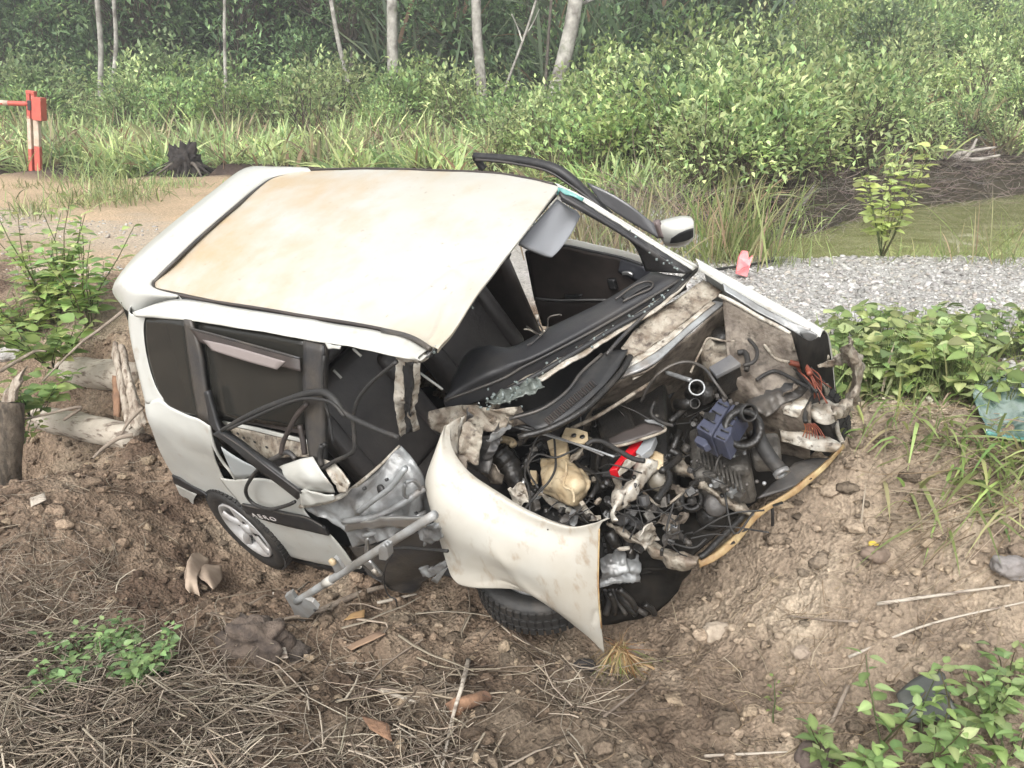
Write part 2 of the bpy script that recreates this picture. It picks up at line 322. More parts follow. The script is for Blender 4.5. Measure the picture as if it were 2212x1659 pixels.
def leaf2_vf(P, D, L, Wd, rng, up=.8, fold=.12, droop=.25, C=None):  # near leaves: 8 points, heart to lance shaped
    n = len(P); D = D/(np.linalg.norm(D, axis=1)[:, None]+1e-9); N = rng.normal(size=(n, 3))*.6; N[:, 2] = np.abs(N[:, 2])+up*3
    S = np.cross(D, N); S /= np.linalg.norm(S, axis=1)[:, None]+1e-9; N = np.cross(S, D); L = L[:, None]; Wd = Wd[:, None]; q = []
    for t, w in ((0, 0), (.12, .6), (.32, 1), (.6, .78), (.82, .38), (1, 0)):
        c = P+D*L*t-N*L*droop*t*t
        if w == 0: q.append(c)
        else: q += [c+S*Wd*.5*w+N*Wd*fold*w, c, c-S*Wd*.5*w+N*Wd*fold*w]
    V = np.stack(q, 1)
    f = [[0, 2, 1], [0, 3, 2]]
    for a in (1, 4, 7):
        b = a+3; f += [[a, a+1, b+1], [a, b+1, b], [a+1, a+2, b+2], [a+1, b+2, b+1]]
    f += [[10, 11, 13], [11, 12, 13]]
    F = np.array(f)[None]+(np.arange(n)*14)[:, None, None]; c = np.repeat(C, 14, 0).reshape(n, 14, 3).copy(); c[:, [2, 5, 8, 11]] *= 1.25
    return V.reshape(-1, 3), F.reshape(-1, 3), c.reshape(-1, 3)
def blade_vf(P, D, L, Wd, bend, rng, seg=4, C=None):
    n = len(P); D = D/(np.linalg.norm(D, axis=1)[:, None]+1e-9); S = np.cross(D, np.array([0, 0, 1.]))+rng.normal(size=(n, 3))*.35; S /= np.linalg.norm(S, axis=1)[:, None]+1e-9
    t = np.linspace(0, 1, seg+1); hz = D*np.array([1, 1, 0]); c = P[:, None]+D[:, None]*(L[:, None]*t)[..., None]+(hz[:, None]*.5-np.array([0, 0, 1.]))*((bend*L)[:, None]*t**2)[..., None]
    w = (Wd[:, None]*np.array([.55, 1, .9, .6, .04])[None] if seg == 4 else Wd[:, None]*(1-t**2*.95)[None])*.5
    V = np.stack([c+S[:, None]*w[..., None], c-S[:, None]*w[..., None]], 2).reshape(n, -1, 3)
    F = np.concatenate([[[2*i, 2*i+1, 2*i+3], [2*i, 2*i+3, 2*i+2]] for i in range(seg)])[None]+(np.arange(n)*(2*seg+2))[:, None, None]
    return V.reshape(-1, 3), F.reshape(-1, 3), np.repeat(C, 2*seg+2, 0)
def twig_vf(P0, P1, r, rng, sag=.12, C=None, seg=4):   # thin three-sided sticks
    n = len(P0); d = P1-P0; L = np.linalg.norm(d, axis=1)[:, None]; S = np.cross(d, np.array([0, 0, 1.]))+1e-5; S /= np.linalg.norm(S, axis=1)[:, None]; U = np.cross(S, d/L)
    t = np.linspace(0, 1, seg+1); b1 = rng.normal(size=(n, 1))*sag*L; b2 = rng.normal(size=(n, 1))*sag*.35*L; k = rng.normal(size=(n, seg+1, 3))*L[:, None]*.012
    c = P0[:, None]+d[:, None]*t[None, :, None]+(np.sin(math.pi*t)[None]*b1)[..., None]*S[:, None]+(np.sin(math.pi*t*1.6)[None]*b2)[..., None]*U[:, None]+k
    rr = r[:, None]*(1-.55*t)[None]; ring = [math.cos(a)*S[:, None]+math.sin(a)*U[:, None] for a in (0, 2.09, 4.19)]
    V = np.stack([c+rr[..., None]*q for q in ring], 2).reshape(n, -1, 3)
    f = []
    for i in range(seg):
        for j in range(3): a = 3*i+j; b = 3*i+(j+1) % 3; f += [[a, b, b+3], [a, b+3, a+3]]
    F = np.array(f)[None]+(np.arange(n)*3*(seg+1))[:, None, None]
    return V.reshape(-1, 3), F.reshape(-1, 3), np.repeat(C, 3*(seg+1), 0)
def cat(L):
    o = 0; V = []; F = []; C = []
    for v, f, c in L: V.append(v); F.append(f+o); C.append(c); o += len(v)
    return np.concatenate(V), np.concatenate(F), np.concatenate(C)
def pal(rng, n, cols, j=.22, j2=.05):
    c = np.array(cols)[rng.integers(0, len(cols), n)]; return c*(1+j*rng.normal(size=(n, 1)).clip(-2, 2))*(1+j2*rng.normal(size=(n, 3)).clip(-2, 2))
LEAF = leafmat('leaf', .40, sat=.80); STRAW = leafmat('straw', .15, .8, .2); CLOD = soilmat('clod_soil', .7); STONE = leafmat('stone_grey', 0, .85, .3); BARKC = leafmat('twig_bark', 0, .85, .2)
GREEN = [(0.29, 0.434, 0.118), (0.217, 0.351, 0.103), (0.378, 0.504, 0.143), (0.174, 0.295, 0.091)]
SAGE = [(0.423, 0.525, 0.186), (0.332, 0.437, 0.156), (0.552, 0.63, 0.233), (0.257, 0.35, 0.125)]
BRIGHT = [(0.241, 0.363, 0.07), (0.311, 0.413, 0.095), (0.173, 0.282, 0.063), (0.362, 0.43, 0.127)]
DARK = [(0.13, 0.231, 0.083), (0.184, 0.299, 0.098), (0.101, 0.177, 0.073)]
DRYC = [(.30, .23, .15), (.36, .29, .20), (.22, .16, .10), (.42, .35, .26)]

def shrub_arr(rng, w=1., h=1.1, nl=420, ll=.11, cols=SAGE, nb=26, wide=.5, stem=True):
    tips = rng.normal(size=(nb, 3)); tips /= np.linalg.norm(tips, axis=1)[:, None]; tips[:, 2] = np.abs(tips[:, 2])
    tips = tips*rng.uniform(.55, 1.05, (nb, 1))*np.array([w*.5, w*.5, h*.72])+np.array([0, 0, h*.28])
    i = rng.integers(0, nb, nl); P = tips[i]+rng.normal(size=(nl, 3))*np.array([w, w, h])*.10
    D = P-np.array([0, 0, h*.25]); D /= np.linalg.norm(D, axis=1)[:, None]+1e-9; D = D+rng.normal(size=(nl, 3))*.6
    C = pal(rng, nl, cols)*(rng.uniform(.75, 1.25, nb)[i])[:, None]
    parts = [leaf_vf(P, D, ll*rng.uniform(.6, 1.3, nl), ll*wide*rng.uniform(.7, 1.2, nl), rng, C=C)]
    if stem: parts.append(twig_vf(np.zeros((nb, 3))+rng.normal(size=(nb, 3))*[.05*w, .05*w, 0], tips, np.full(nb, .010*h), rng, C=np.tile([[.12, .09, .06]], (nb, 1))))
    return cat(parts)
def fern_arr(rng, n=46, L=.8, cols=GREEN, spread=1., wd=.05, dry=.08):
    a = rng.uniform(0, 6.28, n); el = rng.uniform(.45, 1.45, n); D = np.stack([np.cos(a)*np.cos(el)*spread, np.sin(a)*np.cos(el)*spread, np.sin(el)], 1)
    P = rng.normal(size=(n, 3))*[.16*L, .16*L, 0]; C = pal(rng, n, cols); k = rng.random(n) < dry; C[k] = pal(rng, int(k.sum()), [(.22, .14, .07), (.28, .17, .08)])
    return blade_vf(P, D, L*rng.uniform(.55, 1.15, n), wd*rng.uniform(.6, 1.3, n), rng.uniform(.1, .55, n), rng, C=C)
def place(arrs, pts, scl, rot, which, tint=None):
    out = []
    for k, (x, y, z) in enumerate(pts):
        v, f, c = arrs[which[k]]; ca, sa = math.cos(rot[k]), math.sin(rot[k]); s = scl[k]
        V = np.stack([v[:, 0]*ca-v[:, 1]*sa, v[:, 0]*sa+v[:, 1]*ca, v[:, 2]], 1)*s+np.array([x, y, z]); out.append((V, f, c*(tint[k] if tint is not None else 1)))
    return cat(out)
def stuff(name, arr, m, label, smooth=False): return tag(link(name, fmesh(name, arr[0], arr[1], arr[2], smooth), m), label, kind='stuff')

# ================================================================ background growth
rng = np.random.default_rng(7)
ferns = [fern_arr(np.random.default_rng(k), 66, .74, [SAGE, GREEN+SAGE, BRIGHT+SAGE, SAGE, [(.34, .36, .15), (.27, .31, .12), (.36, .27, .15)]][k], 1., .042, .14) for k in range(5)]
shrubs = [shrub_arr(np.random.default_rng(20+k), 1.1, 1.15, 430, .105, [SAGE, GREEN, BRIGHT, SAGE, GREEN][k], 26) for k in range(5)]
darkb = [shrub_arr(np.random.default_rng(40+k), 2.2, 2.6, 420, .24, [DARK, DARK+GREEN[:1], DARK][k], 30, .45) for k in range(3)]
straps = [fern_arr(np.random.default_rng(60+k), 54, 2.6, [(.13, .19, .10), (.10, .15, .08), (.16, .21, .11)], .8, .085, .1) for k in range(2)]
def field(n, x0, x1, e0, e1, dens=None):
    x = rng.uniform(x0, x1, n*3); e = e0+(e1-e0)*rng.random(n*3)**1.25; y = yveg(x)+e
    vis = np.abs(x) < y*.74+2; x, y = x[vis][:n], y[vis][:n]
    return np.stack([x, y, H(x, y)-.04], 1)
P = np.concatenate([field(620, -24, 3.5, .05, 14.2), field(150, 2, 26, .4, 24)]); n = len(P)
far = (P[:, 1]-yveg(P[:, 0]))
stm = np.concatenate([P[rng.integers(0, len(P), 900)]]); tp = stm+rng.normal(size=(900, 3))*[.25, .2, 0]; tp[:, 2] += rng.uniform(.5, 1.5, 900)
stuff('dry_stems', twig_vf(stm+rng.normal(size=(900, 3))*[.3, .3, 0], tp, rng.uniform(.004, .010, 900), rng, .05, C=pal(rng, 900, [(.34, .27, .20), (.24, .18, .13), (.42, .36, .28), (.30, .16, .09)])), LEAF, 'thin dry stems standing among the ferns')
stuff('fern_thicket', place(ferns, P, rng.uniform(.8, 1.6, n)*(1+.03*far), rng.uniform(0, 6.28, n), rng.integers(0, 5, n), rng.uniform(.8, 1.35, n)), LEAF, 'pale green strap leaved ferns covering the field behind the car')
P = field(430, 2.0, 36, .2, 26); P2 = field(80, -24, 3, 6, 14.5); P3 = field(45, -.5, 5, .2, 7); P = np.concatenate([P, P2, P3]); n = len(P)
far = (P[:, 1]-yveg(P[:, 0]))
stuff('shrub_thicket', place(shrubs, P, rng.uniform(.75, 1.5, n)*(1+.025*far), rng.uniform(0, 6.28, n), rng.integers(0, 5, n), rng.uniform(.75, 1.35, n)), LEAF, 'mixed green scrub growing up the slope beyond the pond')
x = rng.uniform(-36, 12, 500); y = yveg(np.minimum(x, 1))+rng.uniform(14.2, 24, 500); keep = x < 7.2+.25*(y-30); x, y = x[keep], y[keep]; n = len(x); lift = rng.uniform(0, 1, n)**1.3*6.5*sstep(27, 33, y)
P = np.stack([x, y, H(x, y)+lift], 1)
stuff('forest_understory', place(darkb, P, rng.uniform(.8, 1.5, n), rng.uniform(0, 6.28, n), rng.integers(0, 3, n), rng.uniform(.6, 1.5, n)), LEAF, 'dark green forest understory behind the field')
n = 60; x = rng.uniform(-4, 7.5, n); y = yveg(np.minimum(x, 1))+rng.uniform(14, 19, n); P = np.stack([x, y, H(x, y)+rng.uniform(0, 2.4, n)], 1)
stuff('palm_thicket', place(straps, P, rng.uniform(.8, 1.5, n), rng.uniform(0, 6.28, n), rng.integers(0, 2, n), rng.uniform(.7, 1.5, n)), LEAF, 'dark hanging palm leaves between the tree trunks')

# ================================================================ the wrecked car
WHITE = mat('white_paint', (.53, .535, .505), .34, (.48, .475, .435), 2.2, coat=.3, c3=(.34, .28, .21), s3=11, lo3=.60, hi3=.84, bump=.03, bscale=3)
ROOFW = mat('roof_paint', (.46, .452, .415), .42, (.42, .36, .26), 1.15, lo=.43, hi=.70, coat=.12, c3=(.27, .22, .165), s3=30, lo3=.64, hi3=.78, bump=.06, bscale=5)
_n = ROOFW.node_tree.nodes; _l = ROOFW.node_tree.links; _pb = _n['Principled BSDF']; _src = _pb.inputs['Base Color'].links[0].from_socket   # orange dust washed towards the rear of the roof
_t = _n.new('ShaderNodeTexCoord'); _sx = _n.new('ShaderNodeSeparateXYZ'); _l.new(_t.outputs['Object'], _sx.inputs[0]); _no = _n.new('ShaderNodeTexNoise'); _no.inputs['Scale'].default_value = 3.2; _no.inputs['Detail'].default_value = 9; _no.inputs['Roughness'].default_value = .65; _l.new(_t.outputs['Object'], _no.inputs[0])
_ma = _n.new('ShaderNodeMath'); _ma.operation = 'MULTIPLY_ADD'; _l.new(_sx.outputs[0], _ma.inputs[0]); _ma.inputs[1].default_value = -.16; _l.new(_no.outputs[0], _ma.inputs[2])
_mr = _n.new('ShaderNodeMapRange'); _mr.inputs[1].default_value = .34; _mr.inputs[2].default_value = .66; _mr.inputs[4].default_value = .75; _l.new(_ma.outputs[0], _mr.inputs[0])
_mx = _n.new('ShaderNodeMix'); _mx.data_type = 'RGBA'; _l.new(_mr.outputs[0], _mx.inputs[0]); _l.new(_src, _mx.inputs[6]); _mx.inputs[7].default_value = (.42, .295, .155, 1); _l.new(_mx.outputs[2], _pb.inputs['Base Color'])
FENDW = mat('fender_paint', (.435, .42, .375), .5, (.39, .36, .305), 4, coat=.08, c3=(.27, .205, .14), s3=20, lo3=.55, hi3=.76, stretch=(1, 1, .28), bump=.04, bscale=4)
BLACK = mat('black_plastic', (.022, .022, .023), .5, (.05, .047, .043), 14, lo=.5, hi=.8)
DASH = mat('dash_vinyl', (.030, .030, .033), .42, (.062, .058, .054), 5, lo=.45, hi=.8, bump=.15, bscale=180)
RUBBER = mat('rubber', (.024, .023, .022), .62, (.06, .052, .044), 9, lo=.5, hi=.75, bump=.2, bscale=60)
TRIM = mat('brown_black_trim', (.040, .033, .031), .5, (.06, .048, .043), 8)
DGREY = mat('dark_grey_metal', (.05, .05, .052), .45, (.095, .083, .07), 7, metal=.2, bump=.2, bscale=30)
GREYM = mat('galvanised_metal', (.36, .375, .38), .38, (.19, .185, .18), 7, metal=.3, bump=.3, bscale=25, c3=(.20, .15, .11), s3=5, lo3=.58, hi3=.75)
BEIGE = mat('dirty_primer', (.40, .365, .30), .55, (.17, .13, .095), 17, bump=.5, bscale=45, c3=(.07, .052, .04), s3=30, lo3=.52, hi3=.68)
BROWNM = mat('dirty_firewall', (.24, .205, .165), .6, (.09, .07, .055), 15, bump=.5, bscale=40, c3=(.05, .04, .03), s3=26, lo3=.52, hi3=.70)
CREAMW = mat('torn_white_metal', (.55, .525, .465), .4, (.28, .23, .175), 18, bump=.3, bscale=40, c3=(.08, .06, .045), s3=34, lo3=.54, hi3=.68)
YELRUST = mat('yellow_rusty_metal', (.46, .36, .19), .5, (.27, .15, .065), 12, bump=.25, bscale=40, c3=(.10, .06, .03), s3=18, lo3=.60, hi3=.75)
CREAMP = mat('yellowed_plastic', (.52, .43, .285), .45, (.38, .28, .165), 14, c3=(.13, .09, .06), s3=32, lo3=.56, hi3=.72, bump=.1, bscale=30)
REDP = mat('red_lens', (.55, .012, .02), .15, coat=.5); CLEAR = mat('clear_lens', (.30, .31, .32), .12, coat=.5)
BLUEP = mat('blue_grey_plastic', (.050, .055, .085), .45, (.075, .075, .09), 12, lo=.5, hi=.8); LIDG = mat('grey_lid', (.11, .11, .115), .4, (.16, .155, .15), 9)
ALLOY = mat('alloy_wheel', (.50, .50, .50), .35, (.36, .34, .32), 8, metal=.15); VIS = mat('sun_visor_vinyl', (.27, .28, .30), .6)
ENGM = mat('engine_casting', (.16, .15, .135), .5, (.065, .058, .05), 11, metal=.4, bump=.4, bscale=40, c3=(.03, .027, .024), s3=20, lo3=.5, hi3=.7)
OILY = mat('oily_black', (.016, .015, .014), .3, (.04, .034, .028), 14, lo=.5, hi=.75, bump=.3, bscale=50)
PINKG = mat('visor_reflection', (.25, .215, .205), .4); SILV = mat('bright_alloy', (.55, .55, .54), .3, metal=.8)
DGLASS = mat('tinted_glass', (.026, .025, .022), .1, spec=.3, coat=.0); MATTB = mat('matt_black', (.014, .013, .012), .95, (.03, .026, .022), 12, spec=.1); GGLASS = glassmat('grey_door_glass', (.10, .10, .105), .82); TEAL = glassmat('teal_glass', (.16, .38, .36), .75, .15)  # MATTB is matt black for the tray and the shade-filling sheets
CRUMB = mat('glass_crumbs', (.30, .34, .33), .15, (.12, .15, .145), 40); REDW = mat('red_wire', (.22, .06, .035), .5); LETTER = mat('letter_silver', (.62, .58, .56), .4)

CAR = empty('wrecked_car'); CAR.matrix_world = Matrix(((*RC[0], TC[0]), (*RC[1], TC[1]), (*RC[2], TC[2]), (0, 0, 0, 1)))
tag(CAR, 'white hatchback wreck tipped on its side, roof towards us, front end crushed open', 'car')
def lerp(a, b, t): return np.array(a)*(1-t)+np.array(b)*t
def strip(name, A, B, m, f, g=None, parent=None, mid=0., **k):      # sheet between two traced edges; f and g put the points on the car
    g = g or f; a = [f(p) for p in A]; b = [g(p) for p in B]; rows = [a, b]
    return patch(name, rows, m, parent or CAR, **k)
def Z(z): return lambda p: K(p, z=z)
def Y(y): return lambda p: K(p, y=y)
def X(x): return lambda p: K(p, x=x)
def S(o=0.): return lambda p: side(p, o)
def pts(z, L): return [z(*p) for p in L]
def prism(name, P, off, m, parent=None, bevel=.004, crump=0., seed=1):
    P = np.array(P); n = len(P); V = np.concatenate([P, P+np.array(off)])
    if crump: V = V+crump*np.stack([vnoise(V*23, seed+i) for i in range(3)], 1)
    F = [list(range(n)), list(range(2*n-1, n-1, -1))]+[[i, n+i, n+(i+1) % n, (i+1) % n] for i in range(n)]
    return pyobj(name, V, F, m, parent or CAR, bevel=bevel)

# -- roof, gutters, spoiler
RG = pts(z1, [(285, 745), (700, 835), (1130, 905), (1520, 975), (1835, 1078)]); LG = [(591, 374), (760, 367), (920, 370), (1080, 378), (1196, 400)]
rows = []
for i, (a, b) in enumerate(zip(RG, LG)):
    A = K(a, z=1.455-.012*(i == 4)); B = K(b, z=1.455); r = []
    for t in (0, .12, .3, .5, .7, .88, 1): p = lerp(A, B, t); p[2] += .052*(1-(2*t-1)**2)*(1 if i < 4 else .8); p[0] += (.035 if i == 4 else -.05 if i == 0 else 0)*(1-(2*t-1)**2); r.append(p)
    rows.append(r)
rows.append([p+np.array([.016, 0, -.028]) for p in rows[-1]])
roof = patch('roof', rows, ROOFW, CAR, n=(20, 18), thick=.003, crump=.0035, cs=3.2, seed=3)
me = roof.data; co = np.zeros(len(me.vertices)*3, np.float32); me.vertices.foreach_get('co', co); co = co.reshape(-1, 3)
for L, dp, wd_ in (([(1250, 835), (1400, 780), (1560, 745), (1640, 742)], .007, .03), ([(1640, 842), (1760, 765), (1980, 622), (2100, 592)], -.011, .022), ([(1905, 850), (1850, 950), (1780, 1020)], .010, .018), ([(1500, 955), (1620, 900), (1700, 870)], -.007, .02), ([(1960, 640), (2030, 700), (2010, 800)], -.008, .02), ([(1000, 560), (1150, 520), (1300, 400)], .002, .02)):
    Q2 = cr(np.array([K(z1(*p), z=1.48) for p in L]), 12); dm = np.min(np.linalg.norm(co[:, None, :2]-Q2[None, :, :2], axis=2), axis=1); co[:, 2] += dp*np.exp(-(dm/wd_)**2)
for (u, v), r, dpt in (((905, 700), .13, -.020), ((1010, 640), .10, .009), ((830, 690), .16, -.009), ((700, 650), .2, -.005), ((980, 560), .22, -.006), ((950, 735), .05, .012)):
    c = K((u, v), z=1.47); co[:, 2] += dpt*np.exp(-((co[:, :2]-c[:2])**2).sum(1)/r**2)
me.vertices.foreach_set('co', co.ravel()); me.update()
tube('roof_gutter', [K(p, z=1.452) for p in pts(z1, [(330, 768), (560, 815), (900, 868), (1130, 908), (1400, 950), (1600, 990), (1720, 1028), (1830, 1090)])], .0075, TRIM, CAR)
tube('roof_gutter', [K((u, v-3), z=1.455) for u, v in LG], .006, TRIM, CAR)
tube('gutter_filler', [K(p, z=1.458) for p in pts(z1, [(1560, 985), (1680, 1012), (1760, 1045), (1825, 1088)])], .010, DGREY, CAR)
def srow(P, zz): return [K(z1(*p), z=q) for p, q in zip(P, zz)]
outer = srow([(420, 822), (300, 842), (175, 882), (95, 800), (78, 735), (200, 570), (400, 395), (620, 220), (800, 92), (960, 82), (1140, 86)], [1.425, 1.41, 1.38, 1.40, 1.43, 1.47, 1.49, 1.49, 1.475, 1.47, 1.468])
ridge = srow([(430, 800), (300, 790), (190, 770), (130, 730), (125, 690), (245, 570), (430, 410), (650, 235), (815, 110), (960, 92), (1155, 92)], [1.462, 1.475, 1.485, 1.495, 1.50, 1.53, 1.545, 1.545, 1.515, 1.49, 1.472])
inner_ = srow([(432, 792), (320, 762), (272, 735), (268, 705), (290, 680), (380, 590), (540, 440), (740, 270), (860, 175), (960, 122), (1160, 98)], [1.462, 1.475, 1.48, 1.485, 1.49, 1.525, 1.54, 1.54, 1.51, 1.485, 1.468])
in2 = [p+np.array([.012, 0, -.03]) for p in inner_]
out2 = [p+np.array([-.01, (.02 if i < 3 else 0), -.05 if 2 < i < 9 else -.012]) for i, p in enumerate(outer)]
patch('rear_spoiler', [out2, outer, ridge, inner_, in2], WHITE, CAR, n=(5, 5), thick=.004)
tube('spoiler_seal', [p+np.array([.018, 0, -.022]) for p in inner_[2:]], .009, DGREY, CAR)
# -- right side of the body
top = [(180, 884), (430, 815), (800, 872), (1140, 922), (1500, 985), (1650, 1018), (1810, 1092)]; bot = [(243, 913), (500, 932), (800, 978), (1140, 1037), (1450, 1088), (1640, 1132), (1775, 1152)]
A = [K(z1(*p), z=1.45) for p in top]; B = [side(z1(*p)) for p in bot]; C_ = [p+np.array([0, .035, -.006]) for p in B]
Mi = [lerp(a, b, .5)+np.array([0, -.018, .004]) for a, b in zip(A, B)]
Mi[5] = Mi[5]+np.array([0, .022, -.004]); Mi[6] = Mi[6]+np.array([0, -.012, .01])
patch('roof_side_rail', [A, Mi, B, C_], WHITE, CAR, n=(5, 8), thick=.003, crump=.0022, cs=9, seed=4)
pairs = [((165, 888), (245, 912)), ((163, 960), (236, 965)), ((175, 1050), (242, 1060)), ((203, 1180), (265, 1180)), ((230, 1290), (303, 1295)), ((255, 1390), (350, 1378))]
rows = []
for a, b in pairs:
    a = side(z1(*a)); b = side(z1(*b)); kb = 0; rows.append([a+np.array([-.16, .34, 0]), a+np.array([-.07, .07, 0]), a, lerp(a, b, .55)+np.array([0, -.012*kb, 0]), b, b+np.array([.006, .03*kb+.002, 0])])
patch('rear_pillar', rows, WHITE, CAR, n=(5, 4), thick=.003)
q = [[(z1(255, 1390)), z5(230, 583), z5(300, 634), z5(400, 682), z5(470, 704), z5(535, 744)],
     [z5(165, 690), z5(250, 730), z5(330, 770), z5(410, 800), z5(490, 830), z5(550, 860)],
     [z5(215, 830), z5(290, 860), z5(370, 890), z5(440, 920), z5(515, 940), z5(575, 970)],
     [z5(268, 950), z5(340, 985), z5(410, 1015), z5(480, 1040), z5(550, 1060), z5(640, 1105)],
     [z5(318, 1042), z5(395, 1095), z5(455, 1130), z5(515, 1152), z5(605, 1172), z5(722, 1212)]]
rows = []
for i, r in enumerate(q):
    R_ = [side(p) for p in r]; bul = [0, .004, .012, .010, .0][i]; R_ = [p+np.array([0, -bul*math.sin(math.pi*min(1, (j+.4)/4.5)), 0]) for j, p in enumerate(R_)]
    rows.append([R_[0]+np.array([-.16, .34, .0]), R_[0]+np.array([-.07, .07, 0])]+R_)
patch('quarter_panel', rows, WHITE, CAR, n=(6, 5), thick=.003, crump=.0035, cs=7, seed=8)
tube('quarter_lip', [side(z5(*p), .004) for p in [(530, 748), (560, 870), (610, 960), (650, 1010), (680, 1062)]], [.006, .008, .008, .008, .004], WHITE, CAR)
strip('rear_bumper_moulding', pts(z5, [(310, 1035), (350, 1052), (420, 1095), (500, 1140)]), pts(z5, [(325, 1085), (370, 1105), (430, 1135), (520, 1158)]), BLACK, S(.012), thick=.01)
rows = [[side(z5(*p)) for p in r] for r in ([(325, 1080), (380, 1110), (440, 1142), (455, 1150)], [(355, 1150), (390, 1170), (425, 1180), (438, 1185)], [(400, 1230), (420, 1240), (432, 1240), (440, 1245)], [(440, 1320), (450, 1325), (460, 1330), (470, 1345)])]
rows = [[r[0]+np.array([-.1, .3, 0]), r[0]+np.array([-.04, .07, 0])]+r for r in rows]
patch('rear_bumper', rows, WHITE, CAR, n=(4, 4), thick=.004)
strip('arch_liner', pts(z5, [(430, 1350), (425, 1240), (445, 1175), (500, 1155), (600, 1178), (720, 1220), (830, 1370), (930, 1480)]), pts(z5, [(440, 1350), (436, 1245), (455, 1182), (505, 1162), (605, 1185), (725, 1228), (835, 1375), (935, 1482)]), BLACK, S(-.03), S(-.30), thick=.004)
# windows
g = [[(137, 108), (260, 104), (392, 122)], [(137, 250), (270, 270), (412, 300)], [(165, 400), (300, 425), (437, 455)], [(212, 535), (330, 570), (457, 605)], [(290, 640), (380, 672), (478, 695)]]
patch('quarter_window', [[side(z5(*p), -.004) for p in r] for r in g], DGLASS, CAR, n=(4, 4), thick=.004)
strip('window_divider', pts(z5, [(388, 112), (410, 300), (437, 480), (472, 695)]), pts(z5, [(425, 118), (480, 300), (510, 500), (545, 735)]), DGREY, S(.0), thick=.02)
patch('rear_door_glass', [[side(z5(*p), -.028) for p in r] for r in ([(425, 118), (640, 155), (860, 190), (1106, 235)], [(480, 320), (680, 350), (880, 380), (1106, 420)], [(515, 520), (700, 545), (900, 570), (1108, 600)], [(545, 690), (720, 715), (900, 740), (1112, 772)])], DGLASS, CAR, n=(4, 4), thick=.005)
strip('rain_visor', pts(z5, [(415, 168), (560, 205), (740, 255), (1065, 345)]), pts(z5, [(470, 250), (600, 292), (760, 340), (1070, 425)]), TRIM, S(.01), S(.018), thick=.004)
strip('visor_highlight', pts(z5, [(490, 235), (620, 262), (760, 300), (980, 365)]), pts(z5, [(545, 298), (660, 335), (780, 372), (930, 412)]), PINKG, S(.018), S(.024), thick=.003)  # pinkish strip paints in the reflection on the visor
tube('visor_edge', [side(z5(*p), .014) for p in [(415, 168), (560, 205), (740, 255), (1065, 345)]], .005, DGREY, CAR)
strip('centre_pillar', pts(z5, [(1103, 235), (1100, 520), (1120, 800), (1140, 930)]), pts(z5, [(1225, 265), (1215, 520), (1215, 800), (1212, 955)]), DGREY, S(-.02), thick=.03)
tube('pillar_seam', [side(z5(*p), .01) for p in [(1205, 270), (1200, 520), (1240, 700), (1262, 850)]], .006, BLACK, CAR)
strip('door_inner_frame', pts(z5, [(610, 716), (800, 752), (960, 790), (1142, 838)]), pts(z5, [(625, 735), (810, 775), (960, 812), (1142, 858)]), WHITE, S(-.05), thick=.012)
strip('door_inner_metal', pts(z5, [(640, 745), (810, 780), (960, 818), (1145, 865)]), pts(z5, [(790, 960), (900, 945), (1010, 930), (1145, 930)]), BEIGE, S(-.05), S(-.02), n=(8, 8), thick=.004, crump=.006, cs=14)
for p in ((700, 790), (735, 815), (800, 840), (870, 870), (990, 890), (1080, 880)): lathe('bolt_hole', [(0, .007), (.004, .007)], side(z5(*p), -.035), (0, -1, 0), BLACK, CAR, k=8)
strip('window_rail', pts(z5, [(690, 690), (850, 715), (1000, 740), (1130, 765)]), pts(z5, [(700, 715), (850, 745), (1000, 775), (1130, 800)]), TRIM, S(-.06), thick=.015)
# rear door skin, moulding and lettering
d = [[(590, 1050), (682, 1066), (840, 1055), (980, 1092), (1070, 1140)], [(650, 1132), (740, 1142), (860, 1160), (980, 1182), (1082, 1217)], [(722, 1215), (800, 1237), (920, 1267), (1030, 1292), (1135, 1302)],
     [(800, 1330), (900, 1357), (1000, 1372), (1120, 1387), (1250, 1392)], [(880, 1430), (970, 1452), (1080, 1480), (1190, 1484), (1330, 1484)], [(958, 1503), (1050, 1530), (1160, 1556), (1280, 1580), (1410, 1592)]]
rows = [[side(z5(*p), .004+[.0, .006, .010, .010, .004, -.01][i]) for p in r] for i, r in enumerate(d)]
rows.append([p+np.array([0, .05, -.01]) for p in rows[-1]])
door = patch('rear_door', rows, WHITE, CAR, n=(6, 7), thick=.003, crump=.003, cs=6, seed=12)
patch('torn_door_skin', [[side(z5(*p), o) for p in r] for r, o in (([(838, 1022), (920, 992), (1010, 962), (1142, 926)], .02), ([(900, 1050), (990, 1040), (1090, 1020), (1180, 990)], .045), ([(990, 1095), (1070, 1090), (1150, 1080), (1235, 1065)], .05), ([(1072, 1135), (1130, 1140), (1200, 1142), (1278, 1142)], .03))], WHITE, CAR, n=(6, 6), thick=.003, crump=.008, cs=8, seed=5)
mo = strip('door_moulding', pts(z5, [(722, 1208), (850, 1230), (1000, 1264), (1110, 1290), (1215, 1346)]), pts(z5, [(752, 1260), (860, 1300), (1000, 1338), (1130, 1366), (1240, 1392)]), BLACK, S(.024), parent=door, thick=.012)
tube('moulding_edge', [side(z5(*p), .033) for p in [(722, 1213), (850, 1241), (1000, 1271), (1110, 1293), (1200, 1340)]], .0035, DGREY, door)
fc = bpy.data.curves.new('lettering', 'FONT'); fc.body = 'AERO'; fc.size = 1; fc.space_character = 1.35; fc.extrude = .02
to = bpy.data.objects.new('t', fc); COL.objects.link(to); tm = bpy.data.meshes.new_from_object(to.evaluated_get(bpy.context.evaluated_depsgraph_get())); bpy.data.objects.remove(to)
